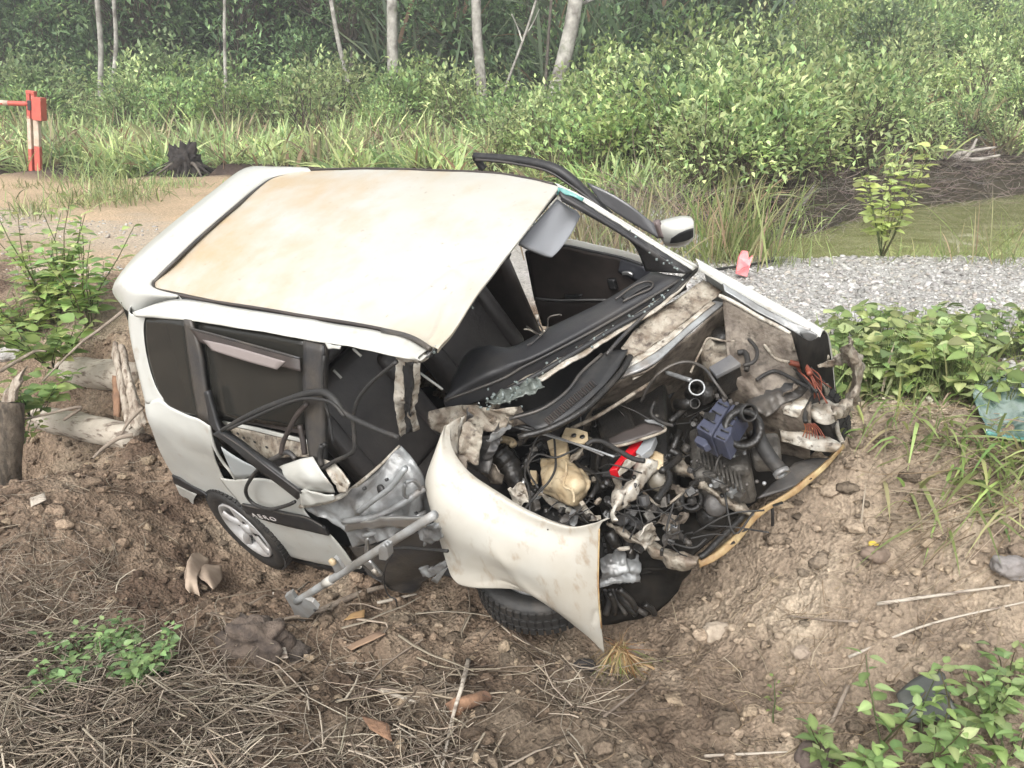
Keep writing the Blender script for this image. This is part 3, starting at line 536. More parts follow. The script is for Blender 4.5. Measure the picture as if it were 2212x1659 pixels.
ta, tb = side(z5(788, 1283), .046), side(z5(932, 1312), .046); tx = tb-ta; wl = np.linalg.norm(tx); tx /= wl; tn = np.array([0, -1., 0]); tu = np.cross(tn, tx); tu /= np.linalg.norm(tu)
v = np.zeros(len(tm.vertices)*3, np.float32); tm.vertices.foreach_get('co', v); v = v.reshape(-1, 3); k = wl/v[:, 0].max(); hk = .026/v[:, 1].max()
v = ta+np.outer(v[:, 0]*k, tx)+np.outer(v[:, 1]*hk, tu)+np.outer(v[:, 2]*.03, tn); tm.vertices.foreach_set('co', v.astype(np.float32).ravel()); tm.update(); tm.name = 'lettering'
tag(link('lettering', tm, LETTER, door), 'silver letters reading AERO on the black moulding')
strip('sill', pts(z5, [(960, 1508), (1160, 1560), (1400, 1596), (1600, 1560)]), pts(z5, [(990, 1530), (1180, 1590), (1400, 1640), (1600, 1620)]), BLACK, S(-.06), S(-.10), thick=.02)
# bent window frames, seals and hoses of the torn door
def bar(L, r, o=.03, m=RUBBER, name='window_seal', k=8): return tube(name, [side(z5(*p), o if not hasattr(o, '__len__') else o[i]) for i, p in enumerate(L)], r, m, CAR, k=k)
bar([(605, 772), (730, 700), (860, 640), (1060, 568), (1150, 548), (1215, 550), (1275, 595), (1320, 660), (1390, 705), (1520, 765), (1650, 815)], [.010, .012, .013, .014, .014, .015, .015, .012, .012, .011, .010], .06)
bar([(640, 768), (860, 665), (1060, 590), (1200, 592), (1270, 620), (1330, 690)], .007, .075)
bar([(955, 912), (965, 850), (1000, 770), (1050, 680), (1110, 612)], .011, .03, TRIM)
bar([(1095, 912), (1085, 840), (1065, 740)], .012, .0, TRIM)
bar([(1380, 690), (1388, 800), (1388, 885), (1345, 922), (1270, 955), (1205, 992), (1183, 965), (1195, 900), (1215, 850)], .009, .02)
bar([(1195, 860), (1185, 920), (1195, 980)], .011, .03)
bar([(835, 988), (785, 1045), (748, 1110), (752, 1160), (790, 1205), (850, 1232), (910, 1238), (1000, 1212), (1035, 1195)], .009, .05)
bar([(1640, 365), (1560, 430), (1480, 500), (1410, 590), (1380, 690)], .008, .0)
bar([(1210, 330), (1200, 520), (1240, 700)], .006, .03)
bar([(860, 960), (920, 935), (990, 900), (1040, 940)], .011, .02, DGREY)
strip('window_frame', pts(z5, [(508, 540), (530, 650), (548, 740), (600, 790)]), pts(z5, [(528, 535), (560, 650), (600, 770), (650, 800)]), BLACK, S(.02), thick=.022)
strip('belt_rail', pts(z5, [(560, 790), (640, 840), (740, 920), (840, 1000), (950, 1080), (1065, 1170)]), pts(z5, [(600, 768), (700, 830), (790, 900), (880, 970), (980, 1045), (1082, 1118)]), BLACK, S(.045), thick=.03)
tube('belt_trim', [side(z5(*p), .065) for p in [(590, 785), (720, 870), (870, 990), (1075, 1145)]], .004, DGREY, CAR)
strip('door_inner_skin', pts(z5, [(600, 870), (640, 900), (720, 950), (820, 1000)]), pts(z5, [(680, 1062), (720, 1060), (770, 1045), (820, 1020)]), mat('grey_blue_skin', (.36, .38, .38), .45), S(.0), thick=.004)
strip('torn_pillar_foot', pts(z5, [(1200, 940), (1260, 960), (1310, 1010), (1370, 1080)]), pts(z5, [(1230, 1040), (1270, 1090), (1300, 1130), (1340, 1140)]), CREAMW, S(.0), S(.02), n=(6, 6), thick=.006, crump=.012, cs=14, sharp=True)
# crushed front door: inner sheet metal
d = [[(845, 590), (1060, 545), (1200, 470), (1380, 320), (1530, 170)], [(930, 655), (1100, 622), (1280, 540), (1450, 420), (1615, 285)], [(1030, 695), (1200, 692), (1370, 622), (1530, 505), (1690, 425)], [(1150, 780), (1290, 772), (1430, 722), (1600, 642), (1740, 600)], [(1190, 872), (1310, 852), (1440, 822), (1600, 742), (1760, 690)]]
yy = [-.86, -.83, -.75, -.64, -.52]
rows = [[K(z6(*p), y=yy[j]-.03*i*(j > 1)) for j, p in enumerate(r)] for i, r in enumerate(d)]
fd = patch('crushed_front_door', rows, GREYM, CAR, n=(14, 14), thick=.003, crump=.013, cs=9, seed=6, sharp=True)
for L, w_ in (([(1230, 640), (1330, 560), (1450, 470), (1560, 330)], .012), ([(1130, 700), (1290, 680), (1420, 640), (1560, 560), (1690, 470)], .015), ([(1270, 800), (1380, 770), (1520, 710), (1700, 640)], .012), ([(1560, 430), (1620, 420), (1660, 480), (1610, 540), (1550, 520), (1555, 440)], .008)): tube('stamped_rib', [K(z6(*q_), y=-.86+.30*max(0, (q_[0]-1200)/500)**1.5*.62-.012) for q_ in L], w_, GREYM, fd, k=6)
tube('door_edge', [p+np.array([0, -.01, .004]) for p in rows[0]], [.010, .014, .010, .007, .005], CREAMW, fd, k=6)
strip('door_corner', pts(z6, [(832, 490), (870, 485), (960, 500), (1060, 520)]), pts(z6, [(840, 600), (900, 590), (980, 575), (1070, 545)]), WHITE, Y(-.875), parent=fd, n=(6, 6), thick=.005, crump=.006, cs=14)
for p, r in (((1445, 465), .022), ((1530, 525), .012), ((1330, 455), .007), ((1680, 632), .010), ((1615, 662), .008), ((1010, 650), .006), ((1525, 420), .007), ((1485, 395), .006)):
    lathe('panel_hole', [(0, r), (.012, r)], K(z6(*p), y=-.76 if p[0] < 1500 else -.68)+np.array([.0, -.03, .02]), (-.2, -1, .4), BLACK, fd, k=10)
rows = [[K(z6(*p), y=y) for p, y in zip(r, (-.85, -.80, -.72, -.64))] for r in ([(1170, 880), (1440, 850), (1640, 780), (1830, 720)], [(1230, 965), (1450, 985), (1700, 930), (1850, 920)], [(1310, 1080), (1440, 1120), (1620, 1110), (1860, 1000)], [(1380, 1120), (1480, 1185), (1610, 1185), (1720, 1080)])]
patch('door_liner', rows, DGREY, fd, n=(8, 8), thick=.004, crump=.010, cs=9, seed=9)
strip('window_regulator', pts(z6, [(1140, 725), (1250, 700), (1340, 690), (1400, 672), (1560, 672), (1720, 668)]), pts(z6, [(1150, 762), (1260, 745), (1345, 740), (1400, 732), (1560, 740), (1700, 738)]), SILV, Y(-.87), Y(-.86), parent=fd, n=(4, 6), thick=.012, crump=.004, cs=20)
strip('hinge_plate', pts(z6, [(1640, 760), (1720, 730), (1790, 700)]), pts(z6, [(1680, 860), (1740, 850), (1800, 820)]), GREYM, Y(-.84), parent=fd, n=(6, 6), thick=.01, crump=.02, cs=16, sharp=True)
strip('sill_scrap', pts(z6, [(1650, 1030), (1720, 1020), (1800, 990), (1850, 960)]), pts(z6, [(1680, 1090), (1740, 1080), (1800, 1050), (1850, 1010)]), GREYM, Y(-.80), parent=fd, n=(6, 6), thick=.01, crump=.014, cs=16, sharp=True)
strip('torn_flap', pts(z6, [(1820, 1030), (1850, 1020)]), pts(z6, [(1735, 1105), (1780, 1130)]), GREYM, Y(-.86), parent=fd, thick=.006)
BARM = mat('grey_steel_tube', (.36, .37, .37), .45, (.24, .225, .205), 9, metal=.15)
bp0, bp1 = K(z6(805, 1255), y=-1.14), K(z6(1760, 655), y=-.93)
beam = tube('intrusion_beam', [bp0, lerp(bp0, bp1, .33), lerp(bp0, bp1, .66), bp1], .0165, BARM, CAR, k=12)
prism('beam_bracket', [K(z6(*p), y=-1.14) for p in [(722, 1222), (770, 1195), (800, 1245), (870, 1240), (915, 1262), (955, 1308), (905, 1355), (850, 1405), (800, 1370), (770, 1300)]], (.0, .02, .008), BARM, beam, bevel=.003)
prism('beam_bracket', [K(z6(*p), y=-1.04) for p in [(1405, 845), (1430, 825), (1470, 835), (1478, 910), (1460, 930), (1410, 922)]], (0, -.03, .0), BARM, beam, bevel=.003)
prism('beam_bracket', [K(z6(*p), y=-1.12) for p in [(1030, 975), (1065, 950), (1090, 975), (1130, 1030), (1075, 1065)]], (0, .015, .0), BARM, beam, bevel=.003)
lathe('bolt_head', [(0, .016), (.012, .016), (.016, .010)], K(z6(1062, 975), y=-1.13), (0, -1, .3), CREAMP, beam, k=6)
lathe('bolt_head', [(0, .010), (.010, .010)], K(z6(1440, 855), y=-1.07), (0, -1, .3), GREYM, beam, k=6)
lathe('panel_hole', [(0, .007), (.006, .007)], K(z6(935, 1312), y=-1.145), (0, -1, .0), BLACK, beam, k=8)
tube('tube_sleeve', [lerp(bp0, bp1, .25), lerp(bp0, bp1, .31)], .0195, mat('pale_clip', (.42, .40, .36), .5), beam, k=12, n=1)
strip('lock_lever', pts(z6, [(1285, 820), (1300, 815)]), pts(z6, [(1280, 920), (1305, 925)]), SILV, Y(-.90), parent=fd, thick=.012)
strip('lock_lever', pts(z6, [(1270, 985), (1310, 965)]), pts(z6, [(1370, 1075), (1400, 1070)]), SILV, Y(-.92), parent=fd, thick=.014)
lathe('lock_pin', [(0, .012), (.012, .012)], K(z6(1350, 1040), y=-.93), (0, -1, .2), CREAMW, fd, k=8)
tube('door_cable', [K(z6(*p), y=-.88) for p in [(1470, 890), (1560, 885), (1700, 895), (1850, 905)]], .007, RUBBER, CAR)
tube('door_cable', [K(z6(*p), y=-.91) for p in [(1470, 930), (1420, 1020), (1410, 1120), (1440, 1210), (1490, 1240), (1500, 1290)]], .0035, RUBBER, CAR)
# right windscreen pillar, crumpled
def zz_(z, L, Zs): return [K(z(*p), z=q) for p, q in zip(L, Zs)]
ZP = (1.40, 1.24, 1.10, .98)
for a, b, m in (([(1640, 350), (1628, 560), (1640, 700), (1662, 812)], [(1695, 352), (1690, 560), (1686, 665), (1692, 790)], CREAMW), ([(1738, 372), (1732, 550), (1715, 680), (1730, 765)], [(1778, 360), (1770, 520), (1742, 640), (1768, 755)], CREAMW), ([(1690, 352), (1688, 560), (1684, 665), (1690, 790)], [(1742, 372), (1735, 550), (1718, 680), (1733, 765)], BLACK)):
    patch('windscreen_pillar', [zz_(z5, a, ZP), zz_(z5, b, ZP)], m, CAR, n=(6, 8), thick=.012, crump=.009, cs=14, seed=len(CAR.children), sharp=True)
strip('crumpled_rail_end', pts(z1, [(1625, 1085), (1700, 1085), (1780, 1110), (1835, 1100)]), pts(z1, [(1640, 1140), (1690, 1165), (1760, 1160), (1810, 1140)]), CREAMW, Z(1.44), Z(1.40), n=(8, 6), thick=.004, crump=.010, cs=14)
strip('torn_rail_lip', pts(z5, [(1215, 255), (1260, 265), (1310, 272)]), pts(z5, [(1235, 290), (1270, 285), (1305, 290)]), WHITE, S(.012), thick=.004, crump=.003, cs=30)
# -- windscreen opening
RIMZ = 1.425
strip('windscreen_header', pts(z2, [(918, 300), (700, 555), (482, 805), (262, 1175), (40, 1440)]), pts(z2, [(950, 355), (745, 595), (528, 830), (305, 1205), (75, 1480)]), BLACK, Z(1.43), Z(1.40), n=(6, 10), thick=.008, crump=.006, cs=30)
strip('header_channel', pts(z2, [(905, 330), (690, 580), (470, 820), (250, 1190), (35, 1465)]), pts(z2, [(920, 345), (705, 600), (490, 835), (268, 1205), (45, 1480)]), GREYM, Z(1.436), thick=.006)
def yl(z, L, Ys): return [K(z(*p), y=q) for p, q in zip(L, Ys)]
patch('windscreen_pillar', [yl(z2, [(935, 272), (1150, 378), (1450, 560), (1700, 718), (1928, 848)], (.60, .63, .66, .69, .715)), yl(z2, [(950, 290), (1150, 398), (1440, 574), (1695, 735), (1905, 860)], (.595, .62, .655, .685, .71)), yl(z2, [(955, 302), (1148, 412), (1430, 590), (1690, 752), (1885, 875)], (.58, .60, .64, .67, .695))], WHITE, CAR, n=(5, 8), thick=.01)
patch('pillar_seal', [yl(z2, [(950, 305), (1148, 415), (1430, 592), (1690, 754), (1880, 880)], (.58, .605, .645, .675, .70)), yl(z2, [(965, 335), (1140, 440), (1410, 615), (1660, 780), (1850, 890)], (.565, .585, .62, .65, .67))], BLACK, CAR, n=(5, 12), thick=.012, crump=.005, cs=34)
patch('pillar_trim', [yl(z2, [(960, 330), (1140, 436), (1410, 610), (1660, 775), (1850, 890)], (.56, .58, .615, .645, .665)), yl(z2, [(972, 360), (1150, 462), (1390, 612), (1580, 745), (1700, 880)], (.54, .56, .60, .63, .655)), yl(z2, [(985, 388), (1160, 483), (1372, 605), (1490, 700), (1565, 872)], (.55, .57, .61, .64, .67))], DASH, CAR, n=(5, 8), thick=.015)
patch('windscreen_remnant', [yl(z2, [(908, 335), (960, 302), (1050, 332), (1135, 378)], (.575, .575, .58, .59)), yl(z2, [(918, 352), (985, 352), (1055, 362), (1120, 398)], (.56, .56, .57, .58))], TEAL, CAR, n=(4, 5), thick=.005, crump=.004, cs=30)
patch('sun_visor', [[K(z2(*p), z=q) for p, q in zip(r, (1.39, 1.36, 1.30, 1.27))] for r in ([(682, 690), (760, 730), (850, 770), (905, 785)], [(760, 590), (830, 630), (920, 690), (965, 730)], [(860, 480), (920, 520), (1000, 570), (1050, 610)], [(942, 388), (1000, 425), (1070, 465), (1100, 505)])], VIS, CAR, n=(5, 5), thick=.016)
# left front door, pushed outwards, with its window frame, glass and mirror
LD = patch('left_front_door', [yl(z2, r, (.74, .75, .76, .76, .75, .74)) for r in ([(730, 742), (960, 700), (1190, 745), (1390, 790), (1560, 850), (1650, 905)], [(748, 830), (960, 800), (1190, 830), (1390, 860), (1530, 910), (1610, 950)], [(765, 920), (960, 910), (1200, 925), (1390, 935), (1500, 980), (1570, 1005)], [(795, 1070), (960, 1080), (1120, 1083), (1290, 1080), (1370, 1060), (1470, 1010)], [(800, 1085), (960, 1095), (1120, 1098), (1290, 1095), (1375, 1075), (1480, 1020)], [(850, 1250), (960, 1260), (1120, 1270), (1290, 1260), (1400, 1200), (1500, 1120)])], TRIM, CAR, n=(4, 5), thick=.02)
patch('outer_skin', [[p+np.array([0, .05, 0]) for p in r] for r in (yl(z2, [(740, 735), (960, 695), (1190, 740), (1390, 785), (1560, 845), (1650, 900)], [.80]*6), yl(z2, [(790, 1050), (960, 1060), (1120, 1060), (1290, 1060), (1370, 1040), (1470, 1000)], [.86]*6), yl(z2, [(840, 1250), (960, 1260), (1120, 1270), (1290, 1260), (1400, 1200), (1500, 1120)], [.84]*6))], WHITE, LD, n=(4, 5), thick=.004)
tube('armrest_edge', yl(z2, [(800, 1068), (960, 1080), (1120, 1078), (1290, 1078)], [.72]*4), .006, LIDG, LD)
strip('door_pocket', pts(z2, [(1000, 1045), (1120, 1042)]), pts(z2, [(1005, 1065), (1110, 1065)]), BLACK, Y(.725), parent=LD, thick=.012)
strip('handle_panel', pts(z2, [(1390, 792), (1470, 812), (1560, 852), (1600, 895)]), pts(z2, [(1372, 880), (1450, 920), (1520, 950), (1570, 930)]), mat('blue_grey_trim', (.07, .073, .085), .35), Y(.735), parent=LD, thick=.012)
strip('door_handle', pts(z2, [(1398, 885), (1440, 882), (1472, 898)]), pts(z2, [(1402, 902), (1440, 902), (1468, 915)]), SILV, Y(.715), parent=LD, thick=.012)
strip('window_switch', pts(z2, [(1300, 932), (1345, 935)]), pts(z2, [(1318, 1000), (1362, 1000)]), BLACK, Y(.725), parent=LD, thick=.02)
tube('door_seal', yl(z2, [(735, 745), (960, 700), (1190, 742), (1390, 785), (1540, 835)], [.73]*5), .007, BLACK, LD)
fb = yl(z2, [(378, 88), (560, 100), (760, 125), (930, 172), (1050, 252), (1180, 372), (1320, 490)], [.80, .80, .80, .80, .80, .80, .79])
tube('window_frame', fb, [.022, .023, .024, .026, .026, .022, .014], BLACK, LD, k=6)
tube('window_frame_edge', yl(z2, [(378, 68), (560, 82), (760, 105), (930, 150), (1050, 225), (1170, 330)], [.81]*6), .008, DGREY, LD)
tube('window_frame_seal', yl(z2, [(385, 108), (560, 122), (760, 155), (900, 195), (1040, 285), (1290, 470)], [.78]*6), .007, DGREY, LD)
tube('window_frame_post', yl(z2, [(388, 95), (415, 140), (445, 175)], [.80]*3), .018, BLACK, LD)
strip('door_glass', pts(z2, [(1150, 262), (1300, 330), (1450, 420), (1615, 548)]), pts(z2, [(1250, 405), (1390, 500), (1520, 580), (1650, 650)]), GGLASS, Y(.81), Y(.78), parent=LD, thick=.005)
mb = K(z2(1770, 610), y=.92); mirror = patch('wing_mirror', [yl(z2, r, ys) for r, ys in (([(1640, 545), (1700, 522), (1800, 500), (1865, 502)], (.90, .92, .96, .98)), ([(1630, 570), (1720, 555), (1820, 520), (1888, 530)], (.86, .86, .90, .92)), ([(1665, 640), (1740, 620), (1830, 590), (1893, 585)], (.85, .84, .86, .90)), ([(1690, 690), (1760, 690), (1850, 670), (1890, 640)], (.86, .86, .88, .92)), ([(1720, 705), (1780, 712), (1850, 690), (1880, 660)], (.90, .92, .95, .97)))], WHITE, LD, n=(5, 5), thick=.006)
strip('mirror_trim', pts(z2, [(1735, 655), (1790, 620), (1840, 598), (1888, 585)]), pts(z2, [(1728, 682), (1790, 676), (1850, 662), (1888, 640)]), BLACK, Y(.835), Y(.84), parent=LD, thick=.01)
patch('mirror_back', [yl(z2, [(1640, 545), (1800, 500), (1870, 505)], (.92, .98, 1.0)), yl(z2, [(1700, 695), (1790, 710), (1880, 655)], (.92, .97, .99))], BLACK, LD, n=(4, 4), thick=.01)
strip('mirror_arm', pts(z2, [(1570, 585), (1600, 545), (1645, 530)]), pts(z2, [(1650, 640), (1670, 640), (1690, 640)]), mat('brown_grey_plastic', (.16, .125, .12), .5), Y(.85), thick=.03, parent=LD)
# -- cabin: floor, left side, rear, seats, dashboard
def seat(cx, cy, sx=1.):
    Rb = np.array([[math.cos(.38), 0, -math.sin(.38)], [0, 1, 0], [math.sin(.38), 0, math.cos(.38)]])
    def soft(name, c, s, R=None, parent=None, sub=2):
        V, F = box_vf(c, s, R); o = pyobj(name, V, F, SEAT, parent, smooth=True); b = o.modifiers.new('b', 'BEVEL'); b.width = min(s)*.38; b.segments = 3; return o
    c = soft('front_seat', (cx, cy, .38), (.52, .50, .17), None, CAR); soft('backrest', (cx-.36, cy, .74), (.15, .48, .64), Rb, c); soft('headrest', (cx-.53, cy, 1.12), (.09, .27, .18), Rb, c)
    for s in (-1, 1): soft('side_bolster', (cx-.31, cy+s*.22, .72), (.14, .09, .5), Rb, c)
    for i in range(5): tube('seat_stitch', [(cx-.27-.03*i+.004, cy-.15, .60+.07*i), (cx-.235-.03*i, cy, .58+.07*i), (cx-.27-.03*i+.004, cy+.15, .60+.07*i)], .009, SEAT, c, k=6)
SEAT = mat('black_leather', (.055, .051, .05), .36, (.085, .077, .073), 6, bump=.2, bscale=60)
seat(1.08, -.34); seat(1.10, .33)
box('rear_bench', (.05, 0, .40), (.5, 1.2, .18), SEAT, CAR, bevel=.05); box('rear_bench_back', (-.28, 0, .72), (.14, 1.2, .6), SEAT, CAR, bevel=.05)
for cx in (-.3, .35): box('bench_headrest', (-.30, cx, 1.10), (.09, .26, .16), SEAT, CAR, bevel=.035)
patch('floor_pan', [[(-.62, -.68, .20), (-.62, 0, .22), (-.62, .72, .20)], [(.6, -.70, .16), (.6, 0, .2), (.6, .74, .16)], [(1.45, -.60, .16), (1.5, 0, .2), (1.6, .74, .16)], [(1.75, -.5, .45), (1.8, 0, .45), (1.85, .72, .45)]], BLACK, CAR, n=(3, 3), thick=.02)
patch('left_body_side', [[(-.62, .66, .25), (-.62, .70, .6), (-.60, .74, .92)], [(.0, .80, .20), (.0, .82, .6), (.0, .79, .94)], [(.55, .82, .18), (.55, .83, .6), (.55, .79, .94)], [(.80, .82, .18), (.78, .83, .6), (.74, .79, .94)]], WHITE, CAR, n=(4, 4), thick=.03)
patch('left_inner_trim', [[(-.6, .62, .25), (-.58, .68, .92)], [(.0, .76, .2), (.0, .75, .93)], [(.55, .77, .18), (.55, .755, .93)], [(.87, .785, .18), (.82, .775, .93)]], TRIM, CAR, n=(4, 4), thick=.045)
patch('left_rear_window', [[(-.58, .74, .93), (-.52, .62, 1.40)], [(.1, .78, .94), (.1, .62, 1.43)], [(.72, .78, .94), (.72, .60, 1.44)]], DGLASS, CAR, n=(3, 3), thick=.005)
patch('left_centre_pillar', [[(.72, .79, .90), (.70, .60, 1.45)], [(.84, .79, .90), (.80, .60, 1.45)]], BLACK, CAR, n=(3, 3), thick=.03)
patch('left_sill', [[(.8, .80, .20), (.8, .83, .34)], [(1.95, .80, .22), (1.95, .82, .36)]], WHITE, CAR, n=(2, 2), thick=.05)
patch('tailgate', [[(-.66, -.60, .5), (-.70, 0, .5), (-.66, .68, .5)], [(-.66, -.58, .9), (-.70, 0, .9), (-.64, .70, .9)]], WHITE, CAR, n=(4, 4), thick=.03)
patch('rear_window', [[(-.66, -.58, .9), (-.70, 0, .9), (-.64, .70, .9)], [(-.52, -.52, 1.40), (-.58, 0, 1.45), (-.52, .58, 1.42)]], DGLASS, CAR, n=(4, 4), thick=.005)
patch('rear_bumper_bar', [[(-.66, -.72, .22), (-.76, 0, .2), (-.66, .68, .22)], [(-.66, -.72, .5), (-.76, 0, .5), (-.66, .68, .5)]], WHITE, CAR, n=(4, 4), thick=.03)
patch('headliner', [[(-.5, -.5, 1.41), (-.5, 0, 1.45), (-.5, .55, 1.41)], [(.5, -.48, 1.41), (.5, 0, 1.46), (.5, .56, 1.41)], [(1.4, -.46, 1.40), (1.45, 0, 1.45), (1.38, .54, 1.40)]], VIS, CAR, n=(4, 4), thick=.01)
Dr = pts(z2, [(1590, 895), (1280, 1085), (900, 1270), (640, 1405), (470, 1398), (330, 1450), (225, 1640)]); Dm = pts(z2, [(1700, 905), (1400, 1105), (1020, 1330), (760, 1470), (600, 1520), (450, 1580), (210, 1700)]); Df = pts(z2, [(1812, 925), (1510, 1110), (1160, 1310), (880, 1455), (700, 1545), (540, 1635), (162, 1776)])
zr = (.93, .93, .95, .97, 1.0, 1.0, .97); zm = (.97, .975, .98, .985, 1.0, 1.01, .97); zf = (.95, .95, .95, .95, .95, .95, .95)
r0 = [K(p, z=q) for p, q in zip(Dr, zr)]; r1 = [K(p, z=q) for p, q in zip(Dm, zm)]; r2 = [K(p, z=q) for p, q in zip(Df, zf)]
dash = patch('dashboard', [[p+np.array([-.02, 0, -.42]) for p in r0], [p+np.array([-.05, 0, -.14]) for p in r0], r0, r1, r2, [p+np.array([.01, 0, -.06]) for p in r2]], DASH, CAR, n=(6, 7), thick=.008)
strip('dash_vent', pts(z2, [(1390, 1060), (1500, 985), (1570, 960), (1600, 975)]), pts(z2, [(1420, 1075), (1520, 1010), (1570, 985), (1590, 985)]), BLACK, Z(.985), parent=dash, thick=.004)
tube('dash_vent_rim', [K(z2(*p), z=.986) for p in [(1350, 1075), (1470, 985), (1560, 950), (1610, 962), (1590, 1000), (1500, 1040), (1400, 1090)]], .005, DGREY, dash)
tube('dash_edge', [p+np.array([.008, 0, .004]) for p in r2], .007, DGREY, dash)
for L in ([(740, 1395), (800, 1350), (850, 1300), (820, 1240), (812, 1205)], [(760, 1390), (840, 1320), (880, 1270), (890, 1200), (960, 1180), (978, 1185)], [(720, 1280), (760, 1285), (830, 1320), (860, 1290)], [(735, 1260), (780, 1290), (840, 1330)]): tube('loose_wire', [K(z2(*p), z=.99+.05*(i > 2)) for i, p in enumerate(L)], .004, DGREY if L[0][0] > 730 else CREAMW, CAR, k=5)
lathe('wire_plug', [(0, .008), (.02, .008)], K(z2(812, 1210), z=1.05), (0, .3, 1), CREAMW, CAR, k=8)
for a, b, yq in (((1380, 287), (1430, 333), -.50), ((1265, 415), (1312, 463), -.52), ((1775, 430), (1912, 530), -.30)): tube('white_sliver', [K(z5(*a), y=yq), K(z5(*b), y=yq)], .0055, WHITE, CAR, k=6, n=1)  # white rods stand for reflections on slits of glass
# -- cowl, scuttle, firewall
cA = pts(z2, [(1885, 862), (1640, 1085), (1330, 1268), (1050, 1435), (760, 1600), (560, 1700)]); cB = pts(z2, [(1940, 855), (1695, 1112), (1380, 1300), (1085, 1490), (800, 1665), (600, 1760)])
strip('scuttle_flange', cA, cB, CREAMW, Z(.935), n=(5, 10), thick=.008, crump=.006, cs=16)
tube('scuttle_sealant', [K(lerp(a, b, .25), z=.946) for a, b in zip(cA, cB)], .012, BLACK, CAR, k=6, n=8)
tube('wiper_arm', [K(p, z=.94) for p in pts(z2, [(1930, 850), (1760, 1020), (1600, 1140), (1400, 1330), (1290, 1455)])], .008, DGREY, CAR)
strip('scuttle_panel', pts(z3, [(850, 140), (620, 290), (440, 420), (300, 600)]), pts(z3, [(985, 215), (730, 420), (530, 570), (340, 690)]), BEIGE, Z(.90), Z(.86), n=(10, 10), thick=.004, crump=.014, cs=12, sharp=True, seed=3)
strip('scuttle_edge', pts(z3, [(340, 690), (530, 570), (730, 410), (900, 290)]), pts(z3, [(320, 755), (560, 610), (760, 440), (935, 300)]), CREAMW, Z(.85), thick=.006, crump=.004, cs=16)
strip('cross_rail', pts(z3, [(925, 288), (640, 520), (470, 650), (300, 755)]), pts(z3, [(1000, 300), (735, 520), (510, 720), (270, 825)]), GREYM, Z(.845), Z(.83), thick=.012)
fw = patch('firewall', [[K(z3(*p), z=.82) for p in [(240, 840), (510, 725), (735, 525), (1005, 305)]], [K(z3(*p), z=.68) for p in [(120, 990), (460, 850), (730, 660), (1010, 440)]], [K(z3(*p), z=.52) for p in [(20, 1150), (430, 980), (740, 800), (1010, 620)]], [K(z3(*p), z=.25) for p in [(0, 1300), (450, 1150), (760, 980), (1020, 800)]]], BROWNM, CAR, n=(6, 6), thick=.006, crump=.010, cs=8)
strip('data_plate', pts(z3, [(355, 790), (440, 750)]), pts(z3, [(365, 828), (452, 785)]), CREAMW, Z(.79), thick=.004, parent=fw)
gA = [(1111, 899), (1177, 876), (1232, 839), (1262, 797), (1312, 760)]; gB = [(1164, 932), (1237, 893), (1288, 850), (1326, 808), (1356, 757)]
grl = strip('cowl_grille', gA, gB, BLACK, Z(.905), Z(.90), n=(4, 6), thick=.012)
for i in range(26):
    t = i/25; c = lerp(z4(738, 232), z4(1015, 2), t); a = K(c, z=.915); b = K((c[0]+11, c[1]+11), z=.912); V, F = tube_vf([a, b], .0036, 4, 1); pyobj('louvre', V, F, DGREY if i % 2 else TRIM, grl)
tube('cowl_seal', [K(p, z=.90) for p in [(1120, 945), (1190, 925), (1262, 885), (1310, 840), (1345, 800), (1362, 770)]], .014, OILY, CAR)
tube('cowl_seal', [K(p, z=.915) for p in [(1100, 905), (1170, 884), (1225, 845), (1256, 805), (1300, 765)]], .007, DGREY, CAR)
# -- left front wing, apron and torn bumper end
w0 = yl(z3, [(800, -8), (1020, 110), (1250, 240), (1500, 375), (1692, 488)], (.735, .745, .75, .75, .74)); w1 = yl(z3, [(820, 30), (1015, 150), (1260, 285), (1540, 440), (1665, 520)], (.70, .705, .71, .71, .70))
patch('left_wing', [[p+np.array([0, .05, -.42+.15*(i in (2, 3))]) for i, p in enumerate(w0)], [p+np.array([0, .05, -.12]) for p in w0], w0, w1, [p+np.array([0, -.012, -.02]) for p in w1]], WHITE, CAR, n=(5, 6), thick=.004)
strip('wing_channel', pts(z3, [(985, 165), (1200, 290), (1420, 410), (1600, 475)]), pts(z3, [(1000, 215), (1180, 330), (1400, 452), (1560, 545)]), GREYM, Y(.69), Y(.66), n=(5, 10), thick=.006, crump=.004, cs=18)
strip('wing_bracket', pts(z3, [(1520, 500), (1580, 490), (1640, 515)]), pts(z3, [(1560, 545), (1600, 570), (1630, 550)]), GREYM, Y(.66), thick=.008)
tube('apron_flange', [K(z3(*p), y=.62) for p in [(960, 245), (1060, 290), (1240, 395), (1380, 465), (1450, 510)]], .009, CREAMW, CAR)
patch('inner_apron', [[K(z3(*p), y=.62) for p in [(985, 250), (1180, 370), (1330, 440), (1450, 510), (1500, 600)]], [K(z3(*p), y=.57) for p in [(1000, 430), (1160, 560), (1330, 620), (1470, 680), (1560, 760)]], [K(z3(*p), y=.47) for p in [(1010, 640), (1140, 760), (1300, 880), (1480, 960), (1600, 960)]], [K(z3(*p), y=.40) for p in [(1010, 800), (1140, 900), (1280, 1000), (1480, 1080), (1600, 1060)]], [K(z3(*p), y=.40)+np.array([-.05, .05, -.35]) for p in [(1010, 800), (1140, 900), (1280, 1000), (1480, 1080), (1600, 1060)]]], BROWNM, CAR, n=(6, 6), thick=.006, crump=.012, cs=9, seed=2)
strip('lamp_opening', pts(z3, [(1465, 490), (1590, 560), (1690, 505), (1700, 500)]), pts(z3, [(1600, 1000), (1660, 1060), (1760, 1060), (1775, 960)]), MATTB, X(2.46), thick=.01)  # black sheet stands for the dark of the empty lamp opening
